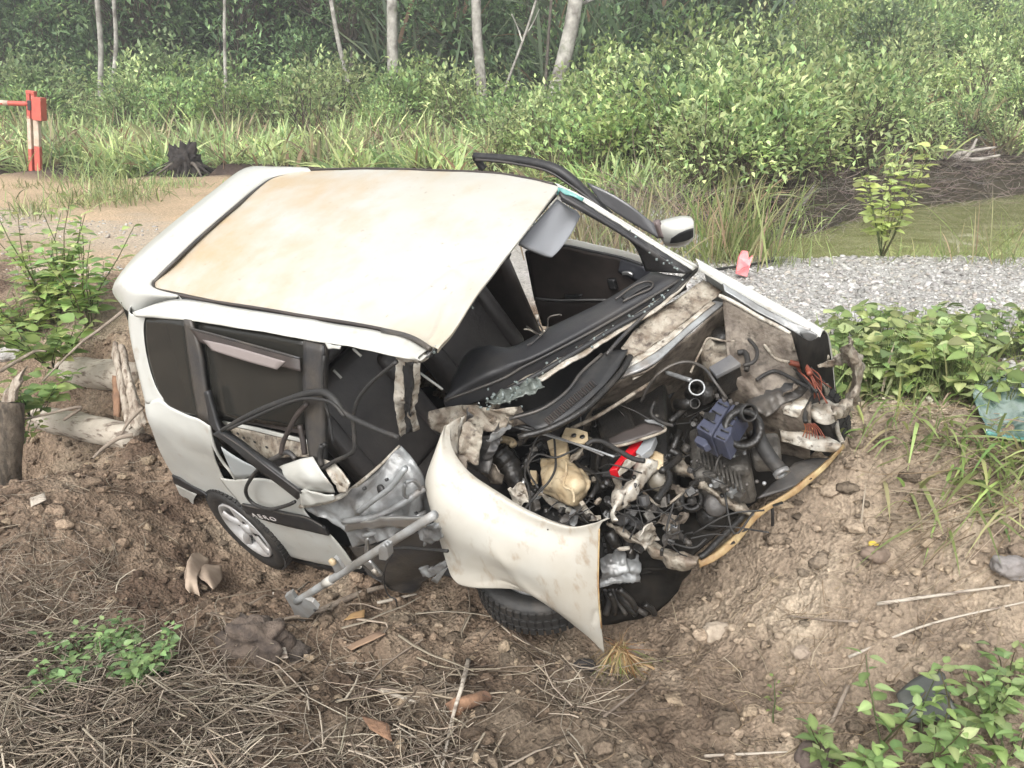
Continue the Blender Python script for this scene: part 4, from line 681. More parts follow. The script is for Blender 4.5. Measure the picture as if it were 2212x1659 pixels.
patch('torn_bumper_end', [[K(z3(*p), x=2.62) for p in [(1878, 530), (1900, 620), (1942, 720), (1942, 900), (1895, 1010), (1765, 1110)]], [K(z3(*p), x=2.66) for p in [(1850, 570), (1880, 670), (1910, 760), (1915, 900), (1850, 1010), (1750, 1070)]], [K(z3(*p), x=2.60) for p in [(1810, 610), (1850, 700), (1885, 780), (1890, 880), (1815, 985), (1740, 1020)]]], BEIGE, CAR, n=(8, 10), thick=.003, crump=.016, cs=15, sharp=True, seed=14)
strip('bumper_stay', pts(z3, [(1650, 720), (1740, 690), (1800, 640), (1860, 620)]), pts(z3, [(1650, 745), (1750, 735), (1810, 720), (1880, 700)]), BEIGE, X(2.56), n=(6, 8), thick=.006, crump=.012, cs=20, sharp=True)
for L, m, zz in (([[(1420, 965), (1500, 925), (1592, 950)], [(1390, 1010), (1500, 1010), (1600, 1000)], [(1405, 1065), (1500, 1085), (1585, 1060)]], CREAMW, .52), ([[(1600, 1000), (1700, 965), (1785, 1010)], [(1590, 1050), (1700, 1050), (1790, 1060)], [(1600, 1085), (1690, 1140), (1780, 1092)]], CREAMW, .46), ([[(1360, 1110), (1500, 1150), (1650, 1205), (1790, 1265)], [(1380, 1180), (1520, 1215), (1650, 1260), (1800, 1300)], [(1390, 1250), (1530, 1290), (1640, 1315), (1745, 1330)]], CREAMW, .38), ([[(1150, 985), (1260, 850), (1350, 775), (1520, 850)], [(1220, 1040), (1330, 930), (1420, 880), (1560, 880)], [(1300, 1085), (1380, 1020), (1440, 980), (1600, 905)]], DGREY, .56)):
    patch('inner_wing_scrap', [[K(z3(*p), z=zz+.03*(i == 1)) for p in r] for i, r in enumerate(L)], m, CAR, n=(6, 6), thick=.006, crump=.014, cs=11, sharp=True, seed=int(zz*100))
box('rail_rust', K(z3(1550, 1165), z=.43), (.07, .03, .01), YELRUST, CAR)
strip('splash_shield', pts(z3, [(1480, 1400), (1600, 1368), (1725, 1372)]), pts(z3, [(1225, 1655), (1420, 1590), (1690, 1440)]), DGREY, Z(.27), Z(.25), n=(8, 8), thick=.006, crump=.008, cs=8)
st = lathe('strut_tower', [(-.18, .125), (-.03, .115), (0, .10), (.004, .06), (-.01, .055)], K(z3(1010, 590), z=.70), (0, 0, 1), BEIGE, CAR)
lathe('strut_top', [(0, .05), (.02, .045), (.03, .02)], K(z3(985, 525), z=.71), (0, 0, 1), OILY, st)
strip('strut_brace', pts(z3, [(1040, 430), (1150, 440), (1290, 510)]), pts(z3, [(1090, 520), (1180, 520), (1290, 530)]), BEIGE, Z(.72), n=(6, 6), thick=.008, crump=.010, cs=16)
for p in ((1092, 478), (1158, 492)): lathe('strut_nut', [(0, .014), (.03, .014), (.034, .009)], K(z3(*p), z=.735), (0, 0, 1), GREYM, st, k=6)
# -- the bay: tray, engine, air box, tanks, hoses
patch('undertray', [[(1.55, -.55, .26), (1.6, 0, .22), (1.7, .72, .22)], [(1.95, -.42, .22), (2.05, 0, .2), (2.15, .70, .2)], [(2.18, -.28, .22), (2.30, .05, .22), (2.50, .58, .22)]], MATTB, CAR, n=(4, 4), thick=.01)
def bx(name, uv, z, s, m, ang=0., parent=None, bevel=.006, tilt=0.):
    ca, sa = math.cos(ang), math.sin(ang); ct, st_ = math.cos(tilt), math.sin(tilt)
    return box(name, K(uv, z=z), s, m, parent or CAR, np.array([[ca, -sa, 0], [sa, ca, 0], [0, 0, 1]])@np.array([[ct, 0, st_], [0, 1, 0], [-st_, 0, ct]]), bevel)
eng = bx('engine_block', z4(1280, 420), .40, (.34, .62, .36), OILY, .5, bevel=.03)
bx('gearbox', z3(980, 1420), .38, (.24, .30, .22), ENGM, .5, eng, .03)
rg = np.random.default_rng(5)
for i in range(10): bx('casting_rib', (lambda p: (p[0], p[1]))(lerp(z3(830, 1360), z3(1110, 1540), i/9)), .49, (.010, .10, .035), ENGM, .55, eng, .003)
for i in range(14): lathe('casting_bolt', [(0, .008), (.008, .008), (.010, .004)], K(z3(rg.uniform(780, 1330), rg.uniform(1260, 1600)), z=.52), (.2, -.2, 1), GREYM if i % 2 else DGREY, eng, k=6)
for i in range(5): bx('casting_step', lerp(z3(900, 1480), z3(1090, 1620), i/4), .47-.02*i, (.05, .06, .04), GREYM if i % 2 else ENGM, .5+.2*i, eng, .006)
bx('engine_head', z4(1180, 330), .60, (.16, .34, .10), OILY, .75, eng, .02)
bx('gear_cover', z3(1290, 1330), .47, (.11, .14, .10), ENGM, .4, eng, .02)
tube('water_pipe', [K(z3(*p), z=q) for p, q in (((1215, 1170), .62), ((1250, 1260), .58), ((1310, 1360), .54), ((1380, 1450), .50))], .030, RUBBER, CAR, k=12)
lathe('pipe_end', [(0, .024), (.0, .033), (.02, .033), (.02, .024)], K(z3(1384, 1455), z=.50), (.6, -.5, -.35), GREYM, CAR, closed=True)
prism('relay_box', [K(z3(*p), z=.76) for p in [(888, 740), (1040, 650), (1112, 712), (940, 800)]], (0, 0, -.02), LIDG, bevel=.004)
prism('relay_box_base', [K(z3(*p), z=.738) for p in [(895, 745), (1038, 660), (1105, 715), (942, 798)]], (.0, .0, -.13), OILY, bevel=.004)
ab = prism('air_filter_box', [K(z3(*p), z=.72) for p in [(965, 952), (1045, 985), (905, 1215), (800, 1155)]], (.01, 0, -.12), BLUEP, bevel=.005)
prism('filter_lid', [K(z3(*p), z=.715) for p in [(1052, 990), (1130, 1020), (1060, 1130), (1040, 1200), (1000, 1258), (915, 1218)]], (.01, 0, -.10), BLUEP, ab, .005)
prism('filter_clip', [K(z3(*p), z=.70) for p in [(810, 1210), (870, 1235), (888, 1270), (850, 1290), (785, 1250)]], (.01, 0, -.03), BLUEP, ab, .004)
for i in range(4):
    a, b = lerp(z3(955, 985), z3(835, 1150), i/3), lerp(z3(1020, 1015), z3(890, 1185), i/3); tube('filter_rib', [K(a, z=.725), K(b, z=.725)], .004, BLACK, ab, k=4, n=1)
for i in range(5):
    a, b = lerp(z3(1060, 1045), z3(945, 1215), i/4), lerp(z3(1110, 1055), z3(1000, 1240), i/4); tube('filter_rib', [K(a, z=.72), K(b, z=.72)], .004, BLACK, ab, k=4, n=1)
prism('filter_break', [K(z3(*p), z=.724) for p in [(860, 1050), (940, 1055), (930, 1105), (885, 1110), (850, 1085)]], (0, 0, -.004), OILY, ab, .001)
for i in range(6): bx('filter_clasp', lerp(z3(950, 945), z3(1180, 1040), i/5), .725, (.016, .022, .018), DGREY, .6, ab, .003)
def ring(name, uv, z, r, L, ax, m, parent=None): return lathe(name, [(0, r*.82), (0, r), (L, r), (L, r*.82)], K(uv, z=z), ax, m, parent or CAR, closed=True)
ring('intake_duct', z3(1110, 1052), .70, .036, .07, (.8, -.4, .5), OILY, ab); lathe('intake_duct', [(0, .075), (.02, .085), (.05, .08), (.05, .06), (0, .05)], K(z3(1110, 1165), z=.66), (.6, -.5, .6), OILY, CAR, closed=True)
ring('throttle_pipe', z3(806, 884), .80, .033, .012, (.45, -.5, .75), GREYM); lathe('throttle_pipe', [(0, .026), (0, .030), (-.14, .040), (-.14, .02)], K(z3(806, 884), z=.80), (.45, -.5, .75), OILY, CAR, closed=True)
lathe('throttle_pipe', [(-.06, .04), (.0, .04), (.02, .03)], K(z3(860, 940), z=.72), (.2, -.8, .3), OILY, CAR)
ring('vacuum_pipe', z3(790, 990), .72, .022, .012, (.6, -.5, .5), DGREY); lathe('vacuum_pipe', [(0, .016), (0, .020), (-.10, .022)], K(z3(790, 990), z=.72), (.9, -.1, .35), OILY, CAR)
HZ = lambda z, L, zs: [K(z(*p), z=(zs[i] if hasattr(zs, '__len__') else zs)) for i, p in enumerate(L)]
tube('hose', HZ(z3, [(420, 985), (470, 880), (540, 790), (650, 722), (760, 705), (860, 750), (930, 840), (1015, 960)], [.66, .74, .8, .82, .82, .82, .8, .73]), .0065, DGREY, CAR)
tube('pipe', HZ(z3, [(600, 778), (680, 805), (765, 832)], [.70, .72, .74]), .010, GREYM, CAR)
tube('pipe', HZ(z3, [(-60, 1165), (100, 1090), (250, 1000), (400, 905), (490, 850)], [.70, .72, .74, .74, .72]), .0085, BEIGE, CAR)
tube('brake_pipe', HZ(z3, [(765, 780), (800, 700), (840, 620), (880, 545), (930, 545), (1000, 560), (1070, 560)], .80), .005, BEIGE, CAR, k=6)
tube('brake_pipe', HZ(z3, [(1190, 515), (1240, 545), (1300, 620), (1360, 685), (1450, 705)], .72), .007, BEIGE, CAR, k=6)
tube('hose', HZ(z3, [(1110, 520), (1180, 560), (1225, 630), (1205, 700), (1130, 730)], .74), .008, RUBBER, CAR)
tube('hose', HZ(z3, [(1090, 640), (1140, 640), (1160, 700), (1150, 760)], .72), .012, RUBBER, CAR)
tube('hose', HZ(z3, [(1220, 830), (1280, 790), (1350, 768), (1430, 800), (1520, 850), (1590, 890)], .64), .008, RUBBER, CAR)
tube('hose', HZ(z3, [(1590, 890), (1600, 960), (1570, 1020), (1555, 1080), (1560, 1120)], .55), .010, RUBBER, CAR)
tube('hose', HZ(z3, [(1470, 720), (1520, 800), (1570, 870), (1640, 910)], .62), .009, RUBBER, CAR)
strip('lamp_bracket', pts(z3, [(1470, 560), (1500, 545), (1530, 560), (1560, 700)]), pts(z3, [(1480, 620), (1510, 640), (1540, 660), (1580, 760)]), BEIGE, X(2.40), n=(6, 6), thick=.008, crump=.012, cs=18, sharp=True)
strip('torn_strut', pts(z3, [(1670, 850), (1700, 930), (1735, 1010)]), pts(z3, [(1700, 850), (1735, 930), (1760, 1010)]), CREAMW, X(2.50), n=(4, 6), thick=.01, crump=.006, cs=18)
tube('wing_stay', HZ(z3, [(1770, 1100), (1780, 1180), (1800, 1230), (1815, 1260)], .35), .010, CREAMW, CAR)
for i in range(16):
    a = np.array(z3(rg.uniform(1450, 1560), rg.uniform(690, 760))); b = np.array(z3(rg.uniform(1600, 1740), rg.uniform(860, 1000))); c = lerp(a, b, .5)+rg.normal(size=2)*9
    tube('wire', [K(a, z=.66), K(c, z=.64+rg.uniform(-.02, .05)), K(b, z=.58)], rg.uniform(.0022, .004), REDW if i % 3 else RUBBER, CAR, k=4)
for i in range(8): tube('wire', [K(z3(1550+10*i, 1130), z=.5), K(z3(1560+14*i, 1170), z=.47), K(z3(1540+22*i, 1220+10*(i % 3)), z=.44)], .0025, mat('orange_wire', (.35, .12, .05), .5) if i == 0 else REDW, CAR, k=4)
tube('red_loom', HZ(z3, [(1450, 708), (1500, 720), (1560, 738), (1590, 790)], .68), .012, REDW, CAR)
# tanks, lamp, support frame
def lumpy(name, z, L, zt, off, m, **k): return prism(name, [K(z(*p), z=zt) for p in L], off, m, **k)
wt = patch('washer_tank', [[K(z4(*p), z=q) for p, q in zip(r, zs)] for r, zs in (([(722, 480), (790, 462), (860, 480), (945, 520), (985, 560)], (.60, .63, .64, .63, .58)), ([(725, 560), (790, 530), (865, 550), (940, 580), (998, 615)], (.64, .68, .68, .68, .62)), ([(728, 620), (800, 600), (865, 625), (930, 640), (985, 640)], (.64, .67, .68, .67, .62)), ([(735, 665), (800, 690), (880, 725), (915, 730), (965, 660)], (.56, .58, .60, .58, .56)))], CREAMP, CAR, n=(6, 6), thick=.02, crump=.010, cs=13, sharp=True, seed=2)
tube('tank_seam', [K(z4(*p), z=.70) for p in [(865, 482), (866, 550), (850, 625), (905, 660), (912, 725)]], .005, CREAMP, wt)
lumpy('tank_bracket', z4, [(862, 280), (935, 288), (992, 308), (995, 365), (935, 375), (835, 345)], .74, (0, .0, -.012), CREAMP, bevel=.002)
for p in ((912, 330), (962, 338)): lathe('bracket_hole', [(0, .011), (.004, .011)], K(z4(*p), z=.742), (0, 0, 1), OILY, CAR, k=8)
lumpy('tank_bracket', z4, [(752, 352), (810, 325), (872, 372), (868, 430), (800, 450), (758, 410)], .68, (0, 0, -.05), CREAMP, crump=.01)
lumpy('bracket', z4, [(650, 532), (692, 535), (690, 590), (655, 600)], .56, (0, 0, -.03), CREAMP)
patch('torn_lower_skin', [[K(z4(*p), z=q) for p in r] for r, q in (([(690, 660), (800, 700), (950, 690)], .52), ([(760, 730), (880, 770), (1000, 760)], .50), ([(880, 800), (980, 830), (1060, 830)], .47))], CREAMW, CAR, n=(6, 6), thick=.004, crump=.008, cs=10)
lamp = lumpy('red_lamp', z4, [(1118, 535), (1200, 435), (1275, 350), (1330, 342), (1290, 405), (1205, 480), (1165, 530)], .66, (0, 0, -.05), REDP)
lumpy('lamp_lens', z4, [(1275, 425), (1335, 342), (1400, 330), (1370, 400), (1310, 450)], .665, (0, 0, -.04), CLEAR, parent=lamp)
lumpy('lamp_edge', z4, [(1215, 470), (1300, 440), (1230, 500), (1170, 545)], .665, (0, 0, -.03), CREAMW, parent=lamp)
strip('bent_grille_bar', pts(z4, [(1118, 350), (1230, 300), (1340, 255), (1440, 272)]), pts(z4, [(1130, 395), (1190, 385), (1320, 345), (1450, 298)]), TRIM, Z(.70), n=(5, 8), thick=.012, crump=.008, cs=14)
tube('grille_bar_edge', HZ(z4, [(1125, 392), (1190, 388), (1320, 350), (1450, 300), (1430, 262)], .705), .006, BEIGE, CAR)
strip('bent_grille_bar', pts(z4, [(1330, 240), (1400, 242), (1450, 262)]), pts(z4, [(1350, 252), (1410, 262), (1440, 280)]), GREYM, Z(.72), thick=.01)
CR = ((['radiator_support', [(1300, 470), (1255, 550), (1200, 610), (1145, 650), (1132, 740), (1140, 840)], [(1440, 480), (1340, 600), (1270, 690), (1215, 730), (1180, 780), (1165, 842)], .60, CREAMW]), (['radiator_support', [(1470, 430), (1600, 510), (1720, 595), (1850, 700), (1990, 780)], [(1490, 525), (1610, 595), (1720, 690), (1830, 765), (1962, 812)], .50, BEIGE]), (['lower_support', [(1105, 838), (1250, 915), (1400, 965), (1540, 1025), (1655, 1050)], [(1130, 878), (1285, 985), (1395, 1045), (1500, 1115), (1632, 1112)], .42, BEIGE]))
for nm, a, b, zt, m in CR: patch(nm, [[K(z4(*p), z=zt-.24*(i/(len(a)-1))*(nm == 'radiator_support' and m is BEIGE)) for i, p in enumerate(a)], [K(z4(*lerp(p, q_, .5)), z=zt+.035-.24*(i/(len(a)-1))*(nm == 'radiator_support' and m is BEIGE)) for i, (p, q_) in enumerate(zip(a, b))], [K(z4(*p), z=zt-.02-.24*(i/(len(a)-1))*(nm == 'radiator_support' and m is BEIGE)) for i, p in enumerate(b)]], m, CAR, n=(6, 10), thick=.006, crump=.014, cs=12, sharp=True, seed=int(a[0][0]))
for p, zt in (((1790, 690), .36), ((1850, 742), .32), ((1640, 560), .45), ((1270, 580), .6), ((1195, 735), .58)): lathe('bolt_hole', [(0, .009), (.01, .009)], K(z4(*p), z=zt+.02), (0, 0, 1), OILY, CAR, k=8)
lathe('fan_motor', [(-.06, .05), (0, .055), (.03, .05), (.04, .02)], K(z4(1420, 585), z=.52), (.5, -.4, .6), mat('dull_alloy_cap', (.34, .32, .28), .45, (.14, .12, .09), 9), CAR)
patch('cap_bracket', [[K(z4(*p), z=.60) for p in r] for r in ([(1350, 440), (1400, 430), (1450, 450)], [(1370, 480), (1410, 500), (1440, 490)], [(1390, 520), (1420, 535), (1430, 510)])], CREAMP, CAR, n=(5, 5), thick=.01, crump=.012, cs=18)
CMA = [(2505, 385), (2345, 535), (2180, 668), (2050, 745), (1960, 810), (1850, 930), (1750, 1020), (1650, 1072)]; CMB = [(2525, 405), (2372, 582), (2205, 712), (2082, 782), (2000, 852), (1900, 982), (1792, 1072), (1662, 1132)]
ca = [K(z4(*p), z=.265) for p in CMA]; cb = [lerp(K(z4(*p), z=.24), a_, .38) for p, a_ in zip(CMB, ca)]
cm = patch('front_crossmember', [[p+np.array([-.02, .0, -.02]) for p in ca], ca, [lerp(a, b, .5)+np.array([0, 0, .010]) for a, b in zip(ca, cb)], cb], YELRUST, CAR, n=(4, 8), thick=.006, crump=.004, cs=10)
for p in ((1905, 895), (1835, 970), (1845, 742), (2120, 735), (2290, 590)): bx('crossmember_slot', z4(*p), .263, (.045, .013, .004), OILY, .75, cm, .004)
tube('radiator_hose', HZ(z4, [(1920, 800), (1840, 880), (1760, 960), (1690, 1030), (1655, 1050)], .29), .014, OILY, CAR)
tube('hanging_strap', [K(z4(2085, 740), z=.25), K(z4(2090, 800), z=.2), K(z4(2088, 860), z=.12)], .007, RUBBER, CAR)
boot = tube('drive_boot', [K(z4(*p), z=q) for p, q in (((455, 425), .66), ((520, 500), .6), ((560, 580), .56), ((605, 655), .5))], [.055, .048, .058, .046, .054, .044, .050, .040, .046, .036, .040], OILY, CAR, k=16, n=6)
tube('boot_collar', [K(z4(*p), z=.66) for p in [(400, 440), (410, 390), (470, 352), (540, 365), (552, 385)]], .018, CREAMP, CAR)
lathe('boot_clamp', [(0, .02), (.016, .02)], K(z4(600, 605), z=.58), (.7, .2, -.5), SILV, CAR)
for L, r, m, zt in (([(650, 782), (648, 660), (622, 560), (642, 470), (690, 350), (750, 305), (790, 330), (800, 420), (802, 520), (765, 600), (690, 680), (612, 775)], .005, RUBBER, .72), ([(700, 640), (650, 560), (640, 500), (700, 440), (800, 460), (880, 430), (940, 400)], .0045, RUBBER, .74), ([(478, 258), (640, 298), (800, 342), (1000, 402), (1150, 455)], .0045, GREYM, .78), ([(490, 248), (650, 285), (830, 345), (1010, 415), (1085, 448)], .004, LIDG, .785), ([(985, 385), (1020, 362), (1080, 365), (1170, 415), (1260, 465), (1330, 480)], .010, RUBBER, .76), ([(1300, 640), (1350, 690), (1410, 745), (1470, 735), (1560, 665)], .006, BEIGE, .50), ([(1210, 700), (1212, 800), (1205, 900)], .003, RUBBER, .55), ([(1100, 780), (1090, 800), (1110, 815), (1115, 790)], .004, GREYM, .5), ([(1160, 350), (1080, 400), (1050, 500), (1060, 600), (1010, 700)], .012, OILY, .6), ([(880, 400), (900, 470), (960, 520), (1040, 560), (1090, 640)], .010, OILY, .62), ([(1640, 60), (1620, 130), (1560, 180), (1480, 250)], .014, OILY, .66), ([(1390, 130), (1370, 200), (1430, 250), (1500, 270)], .007, RUBBER, .74)):
    tube('cable' if r < .007 else 'hose', [K(z4(*p), z=zt) for p in L], r, m, CAR, k=6)
pul = lathe('pulley', [(0, .03), (0, .052), (.012, .052), (.012, .044), (.024, .052), (.03, .052), (.03, .03)], K(z4(1600, 705), z=.36), (.6, -.55, .5), OILY, CAR, closed=True); lathe('pulley_hub', [(0, .022), (.036, .02)], K(z4(1600, 705), z=.36), (.6, -.55, .5), DGREY, pul)
lathe('oil_filter', [(-.08, .05), (0, .05), (.012, .042), (.012, .01)], K(z4(1752, 740), z=.34), (.45, -.5, .7), DGREY, CAR); lathe('filter_seat', [(-.05, .062), (0, .062)], K(z4(1730, 800), z=.28), (.45, -.5, .7), OILY, CAR)
for i in range(4): lathe('plug_cap', [(0, .014), (.03, .012), (.045, .006)], K(z4(1500+rg.uniform(-10, 10), 860+35*i), z=.40), (rg.normal(), -.5, .8), [CLEAR, SILV, OILY, GREYM][i], CAR, k=8)
tube('steering_rod', HZ(z4, [(1340, 690), (1420, 790), (1500, 880), (1600, 975)], .34), .012, DGREY, CAR)
strip('silver_tag', pts(z4, [(1485, 850), (1510, 840)]), pts(z4, [(1510, 890), (1535, 880)]), CLEAR, Z(.40), thick=.012)
strip('chrome_bar', pts(z4, [(1230, 745), (1320, 735)]), pts(z4, [(1235, 755), (1320, 747)]), SILV, Z(.42), thick=.01)
# small torn bits lying all through the bay: nobody could count them
bits = []; rb = np.random.default_rng(11)
for i in range(260):
    u, v = z4(rb.uniform(420, 1900), rb.uniform(150, 1050)); zt = rb.uniform(.30, .62)
    if v > 1130 and u < 1330: continue
    R = rots(1, rb)[0]; s = rb.uniform(.012, .05, 3)*[1, .8, .5]; c = K((u, v), z=zt)
    if c[0] > 2.25+.35*max(0, c[1]) or c[1] < -.55 or c[0] < 1.5: continue
    bits.append(box_vf(c, s, R) if i % 3 else lathe_vf([(0, s[0]*.5), (s[1], s[0]*.5), (s[1]*1.3, s[0]*.3)], c, R[0], 8))
for nm, mm, sl in (('engine_clutter', OILY, 0), ('engine_clutter', ENGM, 1), ('engine_clutter', DGREY, 2), ('engine_clutter', BEIGE, 5)):
    sel = [b for i, b in enumerate(bits) if (i % 6 == sl or (sl == 0 and i % 6 in (3, 4)))]; V, F = joined(sel); o = pyobj(nm, V, F, mm, CAR, bevel=.002); o['kind'] = 'stuff'
wv = []
for i in range(90):
    u, v = z4(rb.uniform(500, 1850), rb.uniform(150, 950)); zt = rb.uniform(.42, .66); a = K((u, v), z=zt); b = a+rb.normal(size=3)*[.10, .10, .04]; c = lerp(a, b, .5)+rb.normal(size=3)*.035; wv.append(tube_vf([a, c, b], rb.uniform(.002, .005), 4, 4))
V, F = joined(wv); o = pyobj('engine_wiring', V, F, RUBBER, CAR, smooth=True); o['kind'] = 'stuff'
# crumpled metal at the foot of the right pillar and behind the wing
for L, zt, m, cp in (([[(60, 190), (200, 150), (380, 150), (560, 185)], [(70, 270), (200, 230), (370, 215), (540, 230)], [(120, 330), (230, 320), (380, 300), (520, 290)]], .94, BEIGE, .022), ([[(190, 300), (300, 330), (430, 330)], [(220, 420), (320, 430), (420, 440)], [(240, 520), (330, 540), (400, 560)]], .82, DGREY, .02), ([[(345, 420), (400, 470), (480, 520)], [(340, 480), (400, 560), (495, 560)], [(360, 560), (420, 610), (480, 600)]], .72, BROWNM, .02), ([[(170, 230), (230, 225), (260, 210)], [(190, 330), (215, 330), (215, 300)], [(190, 440), (215, 470), (220, 390)]], .95, CREAMW, .012), ([[(360, 410), (420, 350), (480, 330)], [(390, 430), (440, 390), (490, 360)]], .75, CREAMW, .008), ([[(410, 250), (480, 190), (560, 230)], [(440, 280), (500, 260), (560, 260)]], .9, BEIGE, .012)):
    patch('crumpled_bulkhead', [[K(z4(*p), z=zt-.05*i) for p in r] for i, r in enumerate(L)], m, CAR, n=(8, 8), thick=.004, crump=cp, cs=11, sharp=True, seed=int(zt*70))
strip('glass_remnant', pts(z4, [(400, 120), (480, 70), (600, 20), (700, -20)]), pts(z4, [(390, 150), (500, 130), (640, 90), (740, 40)]), mat('dusty_laminate', (.17, .19, .175), .3, (.07, .08, .07), 40), Z(.955), n=(8, 12), thick=.004, crump=.012, cs=30, sharp=True)
cr_ = []
def crumbs(L, fn, n, sp, sz=(.004, .011)):
    P = cr(np.array([fn(p) for p in L]), 20)
    for i in range(n): c = P[rb.integers(len(P))]+rb.normal(size=3)*sp; cr_.append(box_vf(c, rb.uniform(*sz, 3), rots(1, rb)[0]))
crumbs(pts(z2, [(1890, 865), (1640, 1090), (1330, 1275), (1050, 1445), (780, 1600)]), Z(.95), 50, .010); crumbs(pts(z2, [(940, 340), (740, 580), (510, 830), (290, 1195), (60, 1465)]), Z(1.43), 30, .007); crumbs(pts(z2, [(1130, 430), (1400, 600), (1640, 770), (1840, 885)]), Y(.635), 24, .007)
crumbs(pts(z4, [(380, 140), (520, 90), (680, 20)]), Z(.96), 40, .02)
V, F = joined(cr_); o = pyobj('glass_crumbs', V, F, CRUMB, CAR); o['kind'] = 'stuff'
# right wing, torn off its seam and hanging to the soil
fe = [[((150, 268), 3.50), ((152, 380), 3.47), ((200, 480), 3.45), ((285, 572), 3.43), ((450, 682), 3.40), ((640, 792), 3.37), ((860, 872), 3.35), ((1000, 862), 3.36), ((1100, 822), 3.40)],
      [((140, 290), 3.48), ((120, 420), 3.44), ((150, 530), 3.415), ((250, 630), 3.39), ((420, 735), 3.36), ((620, 845), 3.33), ((850, 925), 3.315), ((980, 920), 3.33), ((1062, 880), 3.385)],
      [((120, 340), 3.48), ((70, 500), 3.44), ((80, 640), 3.40), ((180, 760), 3.36), ((350, 860), 3.33), ((560, 960), 3.30), ((800, 1030), 3.295), ((950, 1040), 3.32), ((1058, 1040), 3.38)],
      [((100, 420), 3.50), ((35, 580), 3.46), ((60, 730), 3.42), ((150, 900), 3.37), ((320, 980), 3.35), ((520, 1080), 3.33), ((770, 1150), 3.31), ((940, 1180), 3.33), ((1056, 1190), 3.39)],
      [((70, 480), 3.53), ((38, 640), 3.49), ((90, 860), 3.46), ((170, 1020), 3.44), ((330, 1080), 3.44), ((540, 1160), 3.42), ((780, 1270), 3.37), ((950, 1330), 3.38), ((1062, 1340), 3.42)],
      [((60, 520), 3.55), ((45, 690), 3.52), ((110, 920), 3.49), ((180, 1100), 3.48), ((350, 1150), 3.48), ((560, 1215), 3.46), ((800, 1350), 3.43), ((960, 1440), 3.44), ((1075, 1470), 3.47)],
      [((50, 545), 3.57), ((60, 760), 3.54), ((140, 1000), 3.52), ((192, 1172), 3.51), ((300, 1228), 3.52), ((590, 1245), 3.50), ((800, 1365), 3.50), ((980, 1510), 3.52), ((1092, 1622), 3.57)]]
fe = [[(p, dd+(.5*(r[0][1]+(r[-1][1]-r[0][1])*j/8-dd) if 0 < i < 6 else 0)) for j, (p, dd) in enumerate(r)] for i, r in enumerate(fe)]
rows = [[KD(z4(*p), dd) for p, dd in r] for r in fe]
rim = [p+0.03*(np.array([.3, .6, -.4])) for p in rows[0]]
fen = patch('right_wing', [rim]+rows, FENDW, CAR, n=(10, 12), thick=.003, crump=.003, cs=5, seed=7)
me = fen.data; co = np.zeros(len(me.vertices)*3, np.float32); me.vertices.foreach_get('co', co); co = co.reshape(-1, 3); tv = OC-KD(z4(500, 1000), 3.4); tv /= np.linalg.norm(tv)
for L, dp, wd_ in (([((160, 905), 3.38), ((230, 915), 3.36), ((330, 965), 3.355), ((430, 1040), 3.35)], -.016, .014), ([((430, 1040), 3.35), ((540, 1150), 3.42), ((620, 1230), 3.46), ((700, 1290), 3.47)], .016, .030), ([((190, 1080), 3.47), ((250, 1125), 3.47), ((325, 1140), 3.47)], -.012, .010), ([((350, 1205), 3.5), ((470, 1195), 3.48), ((580, 1225), 3.47)], -.010, .010), ([((1040, 1380), 3.42), ((1030, 1440), 3.44)], -.012, .012), ([((700, 900), 3.315), ((900, 930), 3.32)], .006, .02)):
    Q2 = cr(np.array([KD(z4(*p), dd) for p, dd in L]), 12); dm = np.min(np.linalg.norm(co[:, None]-Q2[None], axis=2), axis=1); co += (dp*np.exp(-(dm/wd_)**2))[:, None]*tv
me.vertices.foreach_set('co', co.ravel()); me.update()
for p, r, dd in (((342, 826), .006, 3.402), ((757, 886), .003, 3.358)): lathe('wing_hole', [(0, r), (.003, r)], KD(z4(*p), dd), OC-KD(z4(*p), dd), OILY, fen, k=10)
patch('torn_wing_tip', [[KD(z4(*p), dd) for p, dd in r] for r in ([((150, 268), 3.50), ((200, 230), 3.52), ((240, 215), 3.53)], [((160, 360), 3.49), ((200, 330), 3.54), ((225, 290), 3.55)], [((200, 470), 3.46), ((215, 430), 3.55), ((218, 380), 3.57)])], CREAMW, CAR, n=(6, 6), thick=.003, crump=.01, cs=16)
patch('dented_subframe', [[KD(z4(*p), dd) for p, dd in r] for r in ([((1065, 1060), 3.62), ((1150, 1000), 3.62), ((1230, 1010), 3.64), ((1290, 1090), 3.66)], [((1070, 1120), 3.58), ((1150, 1090), 3.57), ((1230, 1100), 3.58), ((1300, 1130), 3.62)], [((1075, 1215), 3.62), ((1160, 1205), 3.62), ((1240, 1200), 3.64), ((1285, 1190), 3.66)])], GREYM, CAR, n=(10, 10), thick=.004, crump=.02, cs=16, seed=5, sharp=True)
tube('shock_absorber', [KD(z4(1120, 900), 3.55), KD(z4(1165, 985), 3.56)], .024, OILY, CAR, n=2); tube('shock_rod', [KD(z4(1165, 975), 3.55), KD(z4(1185, 1000), 3.55), KD(z4(1240, 995), 3.56)], .009, CREAMW, CAR)
tube('brake_hose', [KD(z4(1220, 900), 3.62), KD(z4(1240, 1000), 3.62), KD(z4(1260, 1080), 3.66)], .022, OILY, CAR)
for i in range(5): tube('suspension_arm', [KD(z4(1090+25*i, 1230), 3.70), KD(z4(1120+22*i, 1300), 3.72), KD(z4(1100+60*i, 1390), 3.74)], .014-.002*(i % 3), OILY if i % 2 else DGREY, CAR)
tube('rusty_wing_edge', [r[-1]+(OC-r[-1])*.002 for r in rows[1:6]], .0032, YELRUST, fen, k=6)
